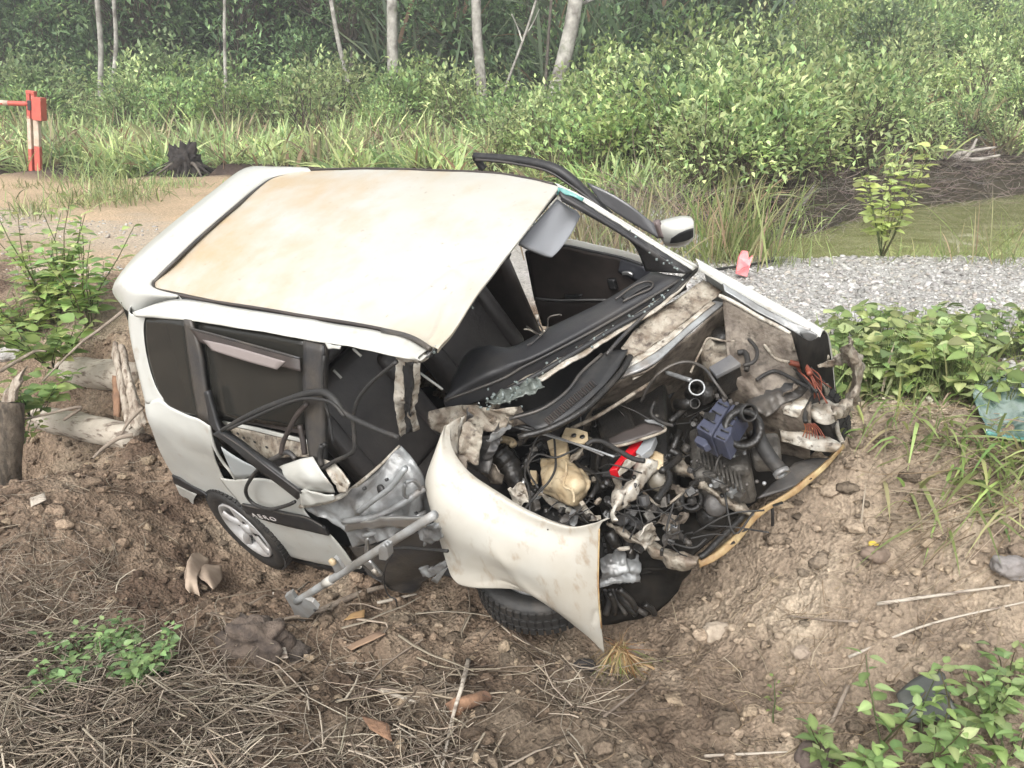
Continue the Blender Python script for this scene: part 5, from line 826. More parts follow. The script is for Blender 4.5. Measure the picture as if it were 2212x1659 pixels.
patch('nose_shade_sheet', [[KD(z4(*p), dd) for p, dd in r] for r in ([((1075, 1190), 3.66), ((1200, 1195), 3.66), ((1330, 1110), 3.62), ((1450, 1100), 3.56), ((1530, 1105), 3.52), ((1600, 1110), 3.50)], [((1075, 1290), 3.74), ((1200, 1290), 3.74), ((1330, 1220), 3.72), ((1450, 1190), 3.66), ((1530, 1160), 3.60), ((1600, 1130), 3.56)], [((1075, 1440), 3.82), ((1200, 1420), 3.84), ((1330, 1400), 3.84), ((1430, 1340), 3.82), ((1520, 1245), 3.74), ((1590, 1160), 3.64)])], MATTB, CAR, n=(6, 6), thick=.006, crump=.012, cs=8, seed=3)  # black sheet added in the shape of the shade under the nose
for i, (a, b) in enumerate((((1120, 1260), (1150, 1380)), ((1330, 1330), (1390, 1390)), ((1180, 1240), (1280, 1360)))): tube('suspension_arm', [KD(z4(*a), 3.62), KD(z4((a[0]+b[0])/2+15, (a[1]+b[1])/2), 3.64), KD(z4(*b), 3.66)], .013, OILY, CAR)
# torn and folded sheet metal all through the crushed front
rq = np.random.default_rng(77)
for i in range(46):
    u, v = [(z4(rq.uniform(420, 1050), rq.uniform(330, 800))), (z4(rq.uniform(1100, 1600), rq.uniform(250, 1000))), (z3(rq.uniform(1250, 1780), rq.uniform(640, 1250))), z4(rq.uniform(150, 560), rq.uniform(150, 480))][i % 4]; zt = [rq.uniform(.45, .62), rq.uniform(.40, .55), rq.uniform(.45, .62), rq.uniform(.7, .9)][i % 4]
    c = K((u, v), z=zt); R = rots(1, rq)[0]; a, b = rq.uniform(.03, .09), rq.uniform(.015, .05)
    if c[1] < -.62 or c[0] > 2.3+.3*max(0, c[1]): continue
    patch('torn_metal', [[c+R@np.array([x_*a, y_*b, .02*(x_*x_)]) for x_ in (-1, -.3, .4, 1)] for y_ in (-1, 0, 1)], [CREAMW, BEIGE, DGREY, BROWNM, BEIGE, GREYM, DGREY][i % 7], CAR, n=(5, 6), thick=.003, crump=.016, cs=17, sharp=True, seed=i)
for i in range(7):
    a = K(z4(rq.uniform(600, 1700), rq.uniform(250, 700)), z=.58); b = a+rq.normal(size=3)*[.13, .13, .05]; m_ = lerp(a, b, .5)+rq.normal(size=3)*.05
    tube('ribbed_hose', [a, m_, b], [.013, .017]*12+[.013], OILY, CAR, k=8, n=12)
# wheels
def wheel(c, axis, R=.285, w=.17, rimd=True, ns=5):
    a = np.array(axis, float); a /= np.linalg.norm(a); r = R*.66
    prof = [(-w*.30, r*1.0), (-w*.42, r*1.06), (-w*.5, R*.84), (-w*.46, R*.95), (-w*.36, R*.99), (-w*.2, R), (-w*.17, R*.985), (-w*.14, R), (0, R*1.003), (w*.14, R), (w*.17, R*.985), (w*.2, R), (w*.36, R*.99), (w*.46, R*.95), (w*.5, R*.84), (w*.42, r*1.06), (w*.30, r*1.0)]
    wh = lathe('wheel', prof, c, a, RUBBER, CAR, k=48, closed=True); Rt = frame(a, (.2, .1, 1.)); tb = []
    for i in range(56):
        t = 2*math.pi*i/56
        for hh in (-.34, -.02, .30): tt = t+.04*(hh > 0); Rb_ = Rt@np.array([[1, 0, 0], [0, math.cos(tt), -math.sin(tt)], [0, math.sin(tt), math.cos(tt)]]); tb.append(box_vf(np.array(c)+Rb_@np.array([hh*w, R*.997, 0]), (w*.24, .012, R*.075), Rb_))
    V_, F_ = joined(tb); pyobj('tread', V_, F_, RUBBER, wh)['kind'] = 'stuff'
    lathe('rim', [(w*.44, r*1.02), (w*.46, r*.97), (w*.40, r*.90), (w*.1, r*.84), (-w*.3, r*.86), (-w*.3, r*1.0), (w*.30, r*1.0)], c, a, ALLOY, wh, k=40, closed=True)
    lathe('brake_disc', [(-w*.1, .02), (-w*.1, r*.70), (-w*.05, r*.70), (-w*.05, .02)], c, a, OILY, wh, k=24, closed=True)
    if rimd:
        Rf = frame(a, (.2, .1, 1.))
        for i in range(ns):
            t = 2*math.pi*i/ns+.5; rows = []
            for rr, ww, h in ((r*.14, .030, w*.30), (r*.4, .026, w*.36), (r*.7, .024, w*.40), (r*.93, .036, w*.40)): rows.append([Rf@np.array([hh, rr*math.cos(t)-s*ww*math.sin(t), rr*math.sin(t)+s*ww*math.cos(t)])+np.array(c) for s, hh in ((-1, h-.012), (0, h), (1, h-.012))])
            patch('spoke', rows, ALLOY, wh, n=(3, 2), thick=.014)
        lathe('hub_cap', [(w*.24, r*.24), (w*.34, r*.24), (w*.40, r*.18), (w*.41, .004)], c, a, ALLOY, wh)
        for i in range(4): t = 2*math.pi*i/4; lathe('wheel_nut', [(w*.30, .013), (w*.37, .012)], np.array(c)+Rf@np.array([0, r*.34*math.cos(t), r*.34*math.sin(t)]), a, OILY, wh, k=6)
    return wh
wheel(K((527, 1152), y=-.855)+np.array([0, .085, 0]), (-.05, -1, .03), .285)
wheel(KD((1168, 1222), 3.80), RC.T@np.array([-.12, -.42, .9]), .285, rimd=False)
wheel(K((1690, 905), y=.60), (.05, 1, 0), .28, rimd=False)

# ================================================================ trees
BARK = mat('pale_bark', (.46, .44, .40), .85, (.14, .125, .11), 3.5, bump=.6, bscale=20, c3=(.10, .12, .06), s3=2.5, lo3=.58, hi3=.75)
BARKD = mat('dark_bark', (.14, .12, .10), .9, (.07, .06, .05), 9, bump=.6, bscale=20)
crowns = []
for k in range(3):
    a = shrub_arr(np.random.default_rng(80+k), 5.0, 4.2, 900, .30, DARK+GREEN, 40, .45, stem=False); crowns.append(fmesh('crown', *a)); crowns[-1].materials.append(LEAF)
def tree(u0, v0, u1, w, depth, label, m=BARK, ht=11., branches=(), lean=0., k=0):
    b = WD(u0, v0, depth); r1 = ray(u1, 0); t = CAMP+r1*(b[1]/r1[1]); dx = (t[0]-b[0])/max(.3, t[2]-b[2]); zb = float(H(b[0], b[1]))-.15; b = np.array([b[0]-dx*(b[2]-zb), b[1], zb])
    r = w*depth/FPX/2; T = empty('forest_tree', b); tag(T, label, 'tree', 'trees at the forest edge')
    h = np.linspace(0, 1, 9); rt = np.random.default_rng(k+5); C = [np.array([dx*ht*q+.035*rt.normal()*(q > 0), .03*rt.normal()*(q > 0), ht*q]) for q in h]
    tr = tube('trunk', C, [r*1.5, r*1.12, r*1.05, r, r*.95, r*.85, r*.7, r*.5, r*.3], m, T, k=10, n=4)
    for i in range(5):
        q = C[5+i % 4]; a = rt.uniform(0, 6.28); tube('limb', [q, q+np.array([math.cos(a)*.9, math.sin(a)*.9, .5]), q+np.array([math.cos(a)*2, math.sin(a)*2, 1.3])], [r*.5, r*.3, r*.12], m, T, k=6)
    for (du, v_, du2, v2, wr) in branches:
        p = WD(du, v_, depth)-b; q = WD(du2, v2, depth)-b; tube('limb', [p, lerp(p, q, .5)+rt.normal(size=3)*.06, q], [r*wr, r*wr*.8, r*wr*.4], m, T, k=6)
    c = bpy.data.objects.new('crown', crowns[k % 3]); COL.objects.link(c); c.parent = T; c.location = C[-1]+np.array([0, 0, -2.2]); c.rotation_euler = (0, 0, k*1.3)
    return T
tree(214, 70, 212, 11, 26.4, 'slim grey trunk nearest the left edge of the photo', k=0)
tree(246, 60, 243, 9, 28.4, 'thin grey trunk just right of the leftmost trunk', k=1)
tree(487, 90, 485, 7, 25.4, 'very thin straight white trunk above the left end of the roof', k=2)
tree(744, 125, 718, 9, 26.4, 'thin pale trunk leaning left, left of the blotchy trunk', k=3)
tree(762, 130, 765, 11, 29.4, 'greyish brown trunk half hidden in leaves beside the leaning one', BARKD, k=4)
tree(850, 140, 845, 22, 25.4, 'straight pale trunk blotched with dark lichen above the roof', k=5)
tree(1036, 178, 1028, 20, 24.4, 'straight smooth grey trunk near the middle of the photo', k=6)
tree(1205, 170, 1242, 30, 23.4, 'thick white trunk leaning right with a bare side branch', branches=((1238, 12, 1290, -6, .35), (1225, 60, 1252, 0, .3)), k=7)
tree(1176, 175, 1186, 6, 24.4, 'thin reddish stem just left of the thick white trunk', BARKD, k=8)
tree(942, 150, 940, 8, 28.4, 'thin dark trunk in the shade between two pale trunks', BARKD, k=9)
tree(1090, 190, 1160, 5, 23.4, 'bare slanting pale sapling left of the thick white trunk', branches=((1128, 90, 1105, 30, .8), (1140, 70, 1165, 20, .6)), k=10)

# ================================================================ shrubs that stand out of the thicket
big = {}
def shrub_mesh(key, **k):
    if key not in big: big[key] = fmesh('foliage', *shrub_arr(np.random.default_rng(abs(hash(key)) % 1000 if False else sum(map(ord, key))), **k)); big[key].materials.append(LEAF)
    return big[key]
def shrub(name, u, v, depth, me, label, sc=1., group='shrubs standing out of the scrub', tint=None):
    p = WD(u, v, depth); p[2] = float(H(p[0], p[1]))-.05; o = bpy.data.objects.new(name, me); COL.objects.link(o); o.location = p; o.scale = (sc,)*3; o.rotation_euler = (0, 0, u*.7); tag(o, label, 'shrub', group); return o
sA = shrub_mesh('pale', w=2.4, h=2.2, nl=1300, ll=.17, cols=[(0.23, 0.324, 0.121), (0.176, 0.257, 0.095), (0.27, 0.365, 0.149)], nb=44, wide=.6)
sB = shrub_mesh('bright', w=1.9, h=1.9, nl=1100, ll=.14, cols=[(0.257, 0.365, 0.081), (0.203, 0.297, 0.068), (0.311, 0.392, 0.121)], nb=40, wide=.6)
sC = shrub_mesh('blue', w=2.2, h=2.0, nl=1200, ll=.14, cols=[(0.135, 0.203, 0.088), (0.101, 0.162, 0.068), (0.176, 0.243, 0.108)], nb=44, wide=.5)
shrub('pale_shrub', 60, 190, 24, sA, 'pale broad leaved shrub at the far left above the gate post')
shrub('pale_shrub', 330, 140, 26, sA, 'large pale green shrub left of centre below the left trunks', 1.1)
shrub('pale_shrub', 450, 130, 27, sA, 'pale shrub right of the largest pale green one', .9)
shrub('bright_shrub', 905, 190, 24, sB, 'yellow green shrub at the foot of the blotchy trunk', 1.0)
shrub('bright_shrub', 980, 200, 23, sB, 'yellow green shrub left of the smooth grey trunk foot', .8)
shrub('bright_shrub', 1290, 220, 19, sB, 'bright shrub right of the thick white trunk foot', 1.0)
shrub('bright_shrub', 1480, 200, 20, sB, 'tallest bright green shrub above the wing mirror', 1.25)
shrub('bush', 1640, 260, 18, sC, 'dull green bush above the red shard, left of the pond', 1.0)
shrub('bush', 1400, 300, 15.5, sC, 'dull green bush right behind the open window frame', .9)
shrub('bush', 1900, 200, 24, sC, 'dark bush halfway up the slope right of centre', 1.2)
shrub('pale_shrub', 1680, 80, 32, sA, 'pale shrub high on the slope beside the dark palms', 1.3)
shrub('bush', 2090, 120, 34, sC, 'dark rounded bush near the upper right corner', 1.4)

# ================================================================ near plants with stems and shaped leaves
def weed_arr(rg, h=.4, ns=5, nodes=6, ll=.07, wide=.62, cols=BRIGHT, spread=.5, pair=2, lo=.15, up=.5):
    P = []; D = []; L = []; parts = []; A0 = []; A1 = []
    for s in range(ns):
        a = rg.uniform(0, 6.28); l = h*rg.uniform(.6, 1.1); e = np.array([math.cos(a)*spread*l*rg.uniform(.3, 1), math.sin(a)*spread*l*rg.uniform(.3, 1), l]); b = np.array([math.cos(a), math.sin(a), 0])*.03*rg.random()
        A0.append(b); A1.append(e)
        for j in range(nodes):
            t = lo+(1-lo)*(j+1)/nodes; p = b+(e-b)*t
            for q in range(pair): an = a+j*1.57+q*3.14159+rg.normal()*.3; P.append(p); D.append([math.cos(an), math.sin(an), rg.uniform(.0, .55)]); L.append(ll*rg.uniform(.6, 1.15)*(1.1-.45*t))
    P = np.array(P); D = np.array(D); L = np.array(L); C = pal(rg, len(P), cols, .16)
    parts = [leaf2_vf(P+D*.012, D, L, L*wide, rg, C=C, up=up), twig_vf(np.array(A0), np.array(A1), np.full(ns, .0032+.004*h), rg, .05, C=pal(rg, ns, [(.13, .17, .06), (.17, .15, .07)]))]
    return cat(parts)
LM = leafmat('near_leaf', .38, .42, .5, sat=.86)
def weed(name, p, label, seed, group=None, cat_='plant', **k):
    V, F, C = weed_arr(np.random.default_rng(seed), **k); o = link(name, fmesh(name, V, F, C, True), LM); o.location = p; o.rotation_euler = (0, 0, seed); return tag(o, label, cat_, group)
weed('sapling', gp(1905, 556), 'bright green sapling standing alone at the pond edge', 3, h=1.0, ns=11, nodes=9, ll=.16, wide=.55, up=.2, cols=[(.46, .54, .14), (.52, .60, .20), (.38, .46, .12)], spread=.46, lo=.2)
weed('leafy_bush', gp(120, 700), 'leafy green bush on the track edge left of the spoiler', 5, h=.8, ns=14, nodes=9, ll=.15, wide=.62, cols=BRIGHT+SAGE, spread=.6)
weed('leafy_bush', gp(190, 712), 'leafy weed with dry stalks touching the spoiler corner', 6, h=.66, ns=11, nodes=8, ll=.14, cols=GREEN+BRIGHT, spread=.65)
weed('leafy_bush', gp(60, 735), 'low light green weed at the left edge below the track', 8, h=.4, ns=10, nodes=6, ll=.12, cols=BRIGHT, spread=.9)
weed('vine', WD(115, 800, 5.6), 'light green vine hanging over the upper log', 9, h=.36, ns=11, nodes=5, ll=.15, wide=.8, cols=BRIGHT, spread=1.4)
weed('vine', WD(70, 900, 5.3), 'trailing vine leaves in front of the left post', 10, h=.30, ns=9, nodes=5, ll=.13, wide=.8, cols=GREEN+BRIGHT, spread=1.3)
weed('trailing_weed', WD(50, 960, 5.2), 'small drooping green weed under the logs', 12, h=.2, ns=5, nodes=5, ll=.06, cols=BRIGHT, spread=1.3)
# foreground weeds
for i, (u, v, h, ns, lab) in enumerate(((200, 1440, .16, 12, 'green weed patch with small leaves in the straw, left part'), (290, 1480, .15, 10, 'green weed in the middle of the straw heap'), (345, 1460, .18, 9, 'green weed at the right end of the straw heap patch'), (130, 1510, .12, 6, 'small weed at the lower left edge of the patch'), (265, 1420, .13, 8, 'weed with tiny white flowers above the straw'))):
    weed('ground_weed', gp(u, v), lab, 30+i, 'weeds in the straw heap', h=h, ns=ns, nodes=5, ll=.058, wide=.62, cols=[(.16, .27, .08), (.20, .32, .10), (.12, .21, .07)], spread=1.1)
fw_ = [(1900, 1620, .42, 'tall weed left of the dark plastic shard'), (1985, 1650, .38, 'weed right below the dark plastic shard'), (2080, 1610, .36, 'weed just right of the dark plastic shard'), (2170, 1640, .38, 'weed in the bottom right corner'), (2120, 1560, .34, 'weed behind the corner weeds with upright leaves'), (2190, 1540, .30, 'weed at the right edge above the corner'), (1790, 1665, .22, 'short weed at the bottom, leftmost of the right clump'), (1850, 1690, .20, 'low weed on the bottom edge next to the tall one'), (2040, 1700, .26, 'weed on the bottom edge under the shard'), (2130, 1710, .26, 'weed on the bottom edge near the corner')]
for i, (u, v, h, lab) in enumerate(fw_): weed('broadleaf_weed', gp(u, v), lab, 50+i, 'broadleaf weeds in the right foreground', h=h*.8, ns=3, nodes=5, ll=.088, wide=.52, cols=[(.20, .31, .08), (.26, .38, .11), (.15, .25, .07), (.31, .42, .15)], spread=.75)
weed('seedling', gp(1670, 1560), 'single thin seedling on the bare soil left of the weeds', 71, h=.22, ns=1, nodes=6, ll=.03, spread=.1, cols=BRIGHT)

# broad leaved creeper beside the wreck, and grass: masses
rc = np.random.default_rng(15); P = []; D = []; N_ = 1900
u = rc.uniform(1780, 2330, N_*3); v = 775+rc.random(N_*3)*270
ok = (v > 690+.12*(2212-u)*0) & (v < 985+.10*(u-1850)) & (u > 1770+.05*(v-700)) & ~((u > 2075) & (v > 815) & (v < 1000)); u, v = u[ok][:N_], v[ok][:N_]
tt = []
base = np.array([G(a, b, .62+.24*(1-(b-700)/330)) for a, b in zip(u, v)]); base[:, 2] = H(base[:, 0], base[:, 1])
top = base+np.stack([rc.normal(size=len(u))*.05, rc.normal(size=len(u))*.05, rc.uniform(.02, .28, len(u))], 1)
a = rc.uniform(0, 6.28, len(u)); D = np.stack([np.cos(a), np.sin(a)-.35, rc.uniform(-.3, .6, len(u))], 1); L = rc.uniform(.03, .10, len(u)); C = pal(rc, len(u), [(.21, .27, .07), (.15, .21, .06), (.25, .30, .09), (.29, .32, .13), (.11, .16, .05), (.32, .38, .14), (.20, .28, .08), (.15, .23, .06)], .25)*1.15
cre = cat([leaf2_vf(top, D, L, L*.72, rc, C=C, up=.3), twig_vf(base, top, np.full(len(u), .003), rc, .05, C=pal(rc, len(u), [(.17, .21, .07)]))])
stuff('creeper', cre, LM, 'bright green broad leaved creeper on the bank right of the wreck', True)
def grass(n, uv, hgt, wd, cols, bend=(.2, .7), jitter=60, lean=(0, 0, 0), sd=1, zup=1.):
    r = np.random.default_rng(sd); P = []
    c = [gp(*q) for q in uv]; i = r.integers(0, len(c), n); P = np.array(c)[i]+r.normal(size=(n, 3))*[jitter, jitter, 0]; P[:, 2] = H(P[:, 0], P[:, 1])-.01
    D = r.normal(size=(n, 3))*.38+np.array([0, 0, zup])+np.array(lean); return blade_vf(P, D, hgt*r.uniform(.5, 1.2, n), wd*r.uniform(.6, 1.3, n), r.uniform(*bend, n), r, C=pal(r, n, cols))
YG = [(.26, .30, .09), (.20, .25, .07), (.33, .31, .14), (.16, .21, .05)]
stuff('bank_grass', cat([grass(90, [(2110, 975), (2170, 985), (2215, 985)], .24, .011, YG+BRIGHT, (.2, .8), .12, (-.2, -.3, 0), 51), grass(280, [(1830, 800), (1900, 820), (2000, 820), (2100, 830), (2180, 815), (1880, 880), (2000, 880), (1850, 930)], .36, .012, YG+BRIGHT+DRYC[:1], (.2, .7), .18, sd=21), grass(130, [(2050, 965), (2110, 985), (2170, 990), (2220, 990)], .30, .016, BRIGHT+YG, (.3, .9), .16, (-.25, -.6, -.1), 2, .7), grass(40, [(2210, 985), (2250, 990)], .4, .012, YG+DRYC[:2], (.3, .9), .14, (-.9, -.4, 0), 3, .4)]), LM, 'long green grass blades flopping over the soil at the right edge')
stuff('pond_grass', cat([grass(700, [(1260, 540), (1300, 535), (1340, 520), (1380, 510), (1420, 505), (1320, 560), (1280, 500)], .7, .018, [(.26, .20, .13), (.20, .16, .10), (.30, .27, .13), (.20, .24, .09)], (.05, .4), .3, sd=41), grass(260, [(1570, 560), (1600, 562), (1630, 560), (1545, 545)], .95, .016, YG+[(.40, .26, .16)], (.05, .4), .16, (.05, 0, .3), 4), grass(300, [(1500, 560), (1530, 565), (1560, 570), (1660, 568)], .38, .013, YG, (.1, .5), .2, sd=5), grass(80, [(1960, 556), (2010, 560), (2060, 563), (2120, 566), (2170, 570), (2210, 572), (1860, 560)], .26, .012, YG+BRIGHT, (.1, .6), .16, sd=6), grass(60, [(2110, 566), (2160, 570), (2200, 572)], .75, .010, YG+[(.40, .30, .18)], (.05, .5), .18, sd=7)]), LM, 'yellow green grass along the pond edge')
stuff('track_grass', cat([grass(260, [(330, 402), (355, 405), (380, 404), (300, 400)], .3, .016, SAGE+GREEN, (.1, .6), .3, sd=31), grass(700, [(150, 440), (200, 420), (240, 445), (270, 430), (215, 400), (300, 425)], .42, .014, SAGE+YG, (.1, .6), .32, sd=8), grass(320, [(210, 385), (240, 380), (190, 385), (260, 375)], .7, .02, GREEN+SAGE, (.1, .5), .4, sd=9), grass(150, [(70, 465), (100, 470), (50, 460)], .34, .012, YG+SAGE, (.1, .4), .22, sd=10), grass(160, [(10, 700), (25, 680), (40, 720)], .3, .010, YG, (.2, .6), .15, sd=11), grass(90, [(35, 408), (60, 402)], .2, .012, YG, (.1, .4), .2, sd=12)]), LM, 'tufts of pale grass on the sandy track at the left')
stuff('shore_tussocks', cat([grass(700, [(1540, 470), (1590, 490), (1660, 470), (1720, 440), (1450, 440), (1380, 430), (1480, 470)], .7, .02, SAGE+[(.26, .20, .12)], (.1, .5), .35, sd=13), grass(300, [(1300, 400), (1350, 405), (1420, 415)], .6, .03, GREEN, (.1, .6), .5, sd=14)]), LM, 'drying grass on the muddy shore behind the mirror')

# ================================================================ soil clods, gravel, straw and twigs: uncountable litter
rs = np.random.default_rng(33)
def near_pts(n, x0=-3.2, x1=3.3, y0=1.9, y1=6.0):
    P = np.stack([rs.uniform(x0, x1, n), rs.uniform(y0, y1, n)], 1); d = P[:, 1]-np.interp(P[:, 0], TOPX, TOPY); P = P[(d < .9)]; return np.concatenate([P, H(P[:, 0], P[:, 1])[:, None]], 1)
A = near_pts(15000); sA_ = rs.uniform(.004, .013, len(A)); B_ = near_pts(5200); sB_ = np.where(rs.random(len(B_)) < .09, rs.uniform(.03, .06, len(B_)), rs.uniform(.010, .030, len(B_)))
def clodcol(P): c = ground_colour(P[:, 0], P[:, 1])*rs.uniform(.4, 1.35, (len(P), 1)); k = rs.random(len(P)) < .12; c[k] = c[k]*.4+np.array([.42, .33, .23])*.6; return np.clip(c, .02, .6)
c1 = scatter_lumps(A+[0, 0, .002], sA_, rs, False, clodcol(A)); c2_ = scatter_lumps(B_+[0, 0, .004], sB_, rs, True, clodcol(B_))
stuff('soil_clods', cat([c1, c2_]), CLOD, 'loose crumbs and clods of brown soil around the wreck')
gp1 = np.stack([rs.uniform(1.0, 6.5, 15000), rs.uniform(4.2, 8.35, 15000)], 1); d = gp1[:, 1]-np.interp(gp1[:, 0], TOPX, TOPY); gp1 = gp1[(d > .75+.5*rs.normal(size=len(d)))]
gp2 = np.stack([rs.uniform(-8, -2.0, 1700), rs.uniform(6.5, 11.5, 1700)], 1); d = gp2[:, 1]-np.interp(gp2[:, 0], TOPX, TOPY); gp2 = gp2[(d > -.1) & (d < 3.6) & (np.abs(d-1.8) > .45*rs.random(len(d))*2)]
gq = np.concatenate([gp1, gp2]); gq = np.concatenate([gq, H(gq[:, 0], gq[:, 1])[:, None]], 1); sg = rs.uniform(.007, .022, len(gq))*(1+1.2*(rs.random(len(gq)) < .07))
stuff('gravel', scatter_lumps(gq+[0, 0, .004], sg, rs, False, pal(rs, len(gq), [(.48, .465, .44), (.38, .37, .35), (.60, .585, .56), (.43, .395, .35), (.29, .28, .26)], .12, .012)), STONE, 'pale grey gravel on the track')
def straw(n, uvr, lmin, lmax, r0, r1, cols, lift, sd, dirn=None, thr=-.05):
    r = np.random.default_rng(sd); u = r.uniform(uvr[0], uvr[1], n); v = r.uniform(uvr[2], uvr[3], n)
    P = np.array([G(a, b, .12) for a, b in zip(u, v)]); a = r.uniform(0, 6.28, n) if dirn is None else r.normal(dirn, .45, n); l = r.uniform(lmin, lmax, n)**1.
    kp = fbm(P[:, :2]*2.6, sd+70, 3) > thr; P, a, l = P[kp], a[kp], l[kp]; n = len(P)
    Q_ = P+np.stack([np.cos(a)*l, np.sin(a)*l, np.zeros(n)], 1); P[:, 2] = H(P[:, 0], P[:, 1])+r.random(n)**2*lift+.003; Q_[:, 2] = H(Q_[:, 0], Q_[:, 1])+r.random(n)**2*lift+.003
    return twig_vf(P, Q_, r.uniform(r0, r1, n), r, .09, C=pal(r, n, cols, .22, .015))
GS = [(.36, .30, .23), (.29, .24, .185), (.45, .39, .31), (.20, .16, .12), (.14, .11, .085)]
stuff('dry_straw', cat([straw(3400, (-200, 520, 1370, 1760), .08, .40, .0016, .0044, GS, .12, 1, thr=-.35), straw(2600, (380, 1260, 1400, 1760), .06, .34, .0016, .0042, GS, .06, 2, thr=.08), straw(130, (-100, 1300, 1280, 1720), .15, .5, .004, .008, GS, .06, 22, thr=-2), straw(900, (-150, 260, 1230, 1400), .08, .3, .001, .0025, GS, .05, 3), straw(500, (560, 1330, 1270, 1420), .06, .28, .0015, .0035, GS, .04, 4), straw(600, (1260, 2250, 1380, 1720), .05, .22, .001, .0024, DRYC, .02, 5), straw(260, (1900, 2350, 1240, 1420), .2, .55, .0012, .0028, DRYC, .05, 6, 3.3), straw(420, (1350, 2250, 1000, 1400), .04, .16, .001, .0022, GS+DRYC, .015, 7), straw(400, (-60, 420, 960, 1250), .04, .2, .001, .0025, GS, .02, 8)]), STRAW, 'tangled dry straw and twigs covering the foreground')
rt_ = np.random.default_rng(44); n = 4200; bxp = rt_.uniform(1.5, 11, n); byp = yveg(bxp)+rt_.uniform(-1.0, .9, n); p0 = np.stack([bxp, byp, H(bxp, byp)+rt_.uniform(0, .15, n)], 1); p1 = p0+rt_.normal(size=(n, 3))*[.35, .25, .15]+[0, 0, .08]
stuff('dead_twigs', twig_vf(p0, p1, rt_.uniform(.003, .010, n), rt_, .12, C=pal(rt_, n, [(.17, .14, .125), (.25, .21, .18), (.11, .085, .075)])), BARKC, 'dead grey brown twigs along the far pond bank')

# ================================================================ timber, stones and scraps, one by one
WOODP = mat('weathered_wood', (.50, .45, .38), .85, (.38, .33, .27), 7, bump=.7, bscale=22, c3=(.15, .115, .09), s3=22, lo3=.53, hi3=.66, stretch=(.14, 1, 1.6)); WOODB = mat('brown_wood', (.26, .15, .09), .9, (.13, .075, .05), 12, bump=.6, bscale=30); STICK = mat('grey_stick', (.30, .25, .20), .9, (.17, .135, .105), 12, bump=.4, bscale=40)
z7 = zo(0, 302.4, .4166)
def timber(name, P, r, m, label, cat_='log', k=14, seed=0, group=None, am=.05):
    V, F = tube_vf(P, r, k, 8); V = np.array(V); cx = np.mean(V, 0); rr = np.max(r) if hasattr(r, '__len__') else r
    V = V+np.stack([vnoise(V*6/ max(.3, rr*6), seed+i) for i in range(3)], 1)*rr*am*2; o = pyobj(name, V, F, m, None, smooth=True); return tag(o, label, cat_, group)
timber('log', [WD(*z7(330, 1200), 6.15), WD(*z7(480, 1210), 6.0), WD(*z7(700, 1235), 5.8)], [.10, .105, .10], WOODP, 'upper barkless log lying behind the rear of the car', seed=3)
timber('log', [WD(*z7(190, 1440), 5.75), WD(*z7(400, 1480), 5.6), WD(*z7(700, 1545), 5.35)], [.075, .09, .085], WOODP, 'lower grey log sticking out of the hollow behind the car', seed=5)
stk = tag(empty('splintered_stake', (0, 0, 0)), 'pale splintered stake leaning against the logs', 'wood')
WOODV = mat('split_wood', (.46, .41, .34), .85, (.30, .25, .20), 9, bump=.7, bscale=30, c3=(.16, .12, .09), s3=26, lo3=.48, hi3=.62, stretch=(1.6, 1.2, .12))
for i, (L, Rr) in enumerate((([(582, 1085), (596, 1045), (612, 1090), (628, 1062), (650, 1100)], [(655, 1480), (668, 1500), (690, 1490), (712, 1505), (735, 1488)]), ([(640, 1180), (652, 1150), (668, 1200), (676, 1230), (680, 1260)], [(730, 1470), (738, 1490), (746, 1470), (752, 1480), (760, 1465)]))):
    rr = [[WD(*z7(*lerp(a_, b_, t)), 5.28-.2*t-.03*i-.012*(k_ % 2)) for k_, (a_, b_) in enumerate(zip(L, Rr))] for t in (0, .35, .7, 1)]
    patch('splinter', rr, WOODV, stk, n=(6, 3), thick=.018, crump=.006, cs=14, sharp=True, seed=i)
tag(patch('bark_strip', [[WD(*z7(585, 1220), 5.32), WD(*z7(625, 1230), 5.3)], [WD(*z7(590, 1330), 5.3), WD(*z7(625, 1330), 5.28)], [WD(*z7(595, 1430), 5.28), WD(*z7(620, 1440), 5.26)]], WOODB, None, n=(6, 4), thick=.02, crump=.01, cs=14), 'dark brown bark strip hanging by the splintered stake', 'wood')
sp = tag(empty('wooden_post', (0, 0, 0)), 'grey weathered post with a broken pale top at the left edge', 'post')
pb_ = WD(*z7(15, 1720), 5.0); tube('post', [np.array([pb_[0]-.03, pb_[1], float(H(pb_[0], pb_[1]))-.12]), pb_, WD(*z7(35, 1500), 5.0), WD(*z7(50, 1360), 5.0)], [.10, .095, .09, .075], mat('dark_wood', (.15, .12, .09), .9, (.07, .055, .04), 16, bump=.8, bscale=20, c3=(.05, .04, .03), s3=26, lo3=.5, hi3=.6, stretch=(1, 1, .06)), sp, k=12)
prism('splinter', [WD(*z7(*q), 4.96) for q in [(0, 1362), (12, 1300), (28, 1320), (62, 1245), (80, 1235), (126, 1178), (104, 1250), (112, 1262), (84, 1310), (70, 1362)]], (0, .05, .01), WOODV, sp, .006, .012)
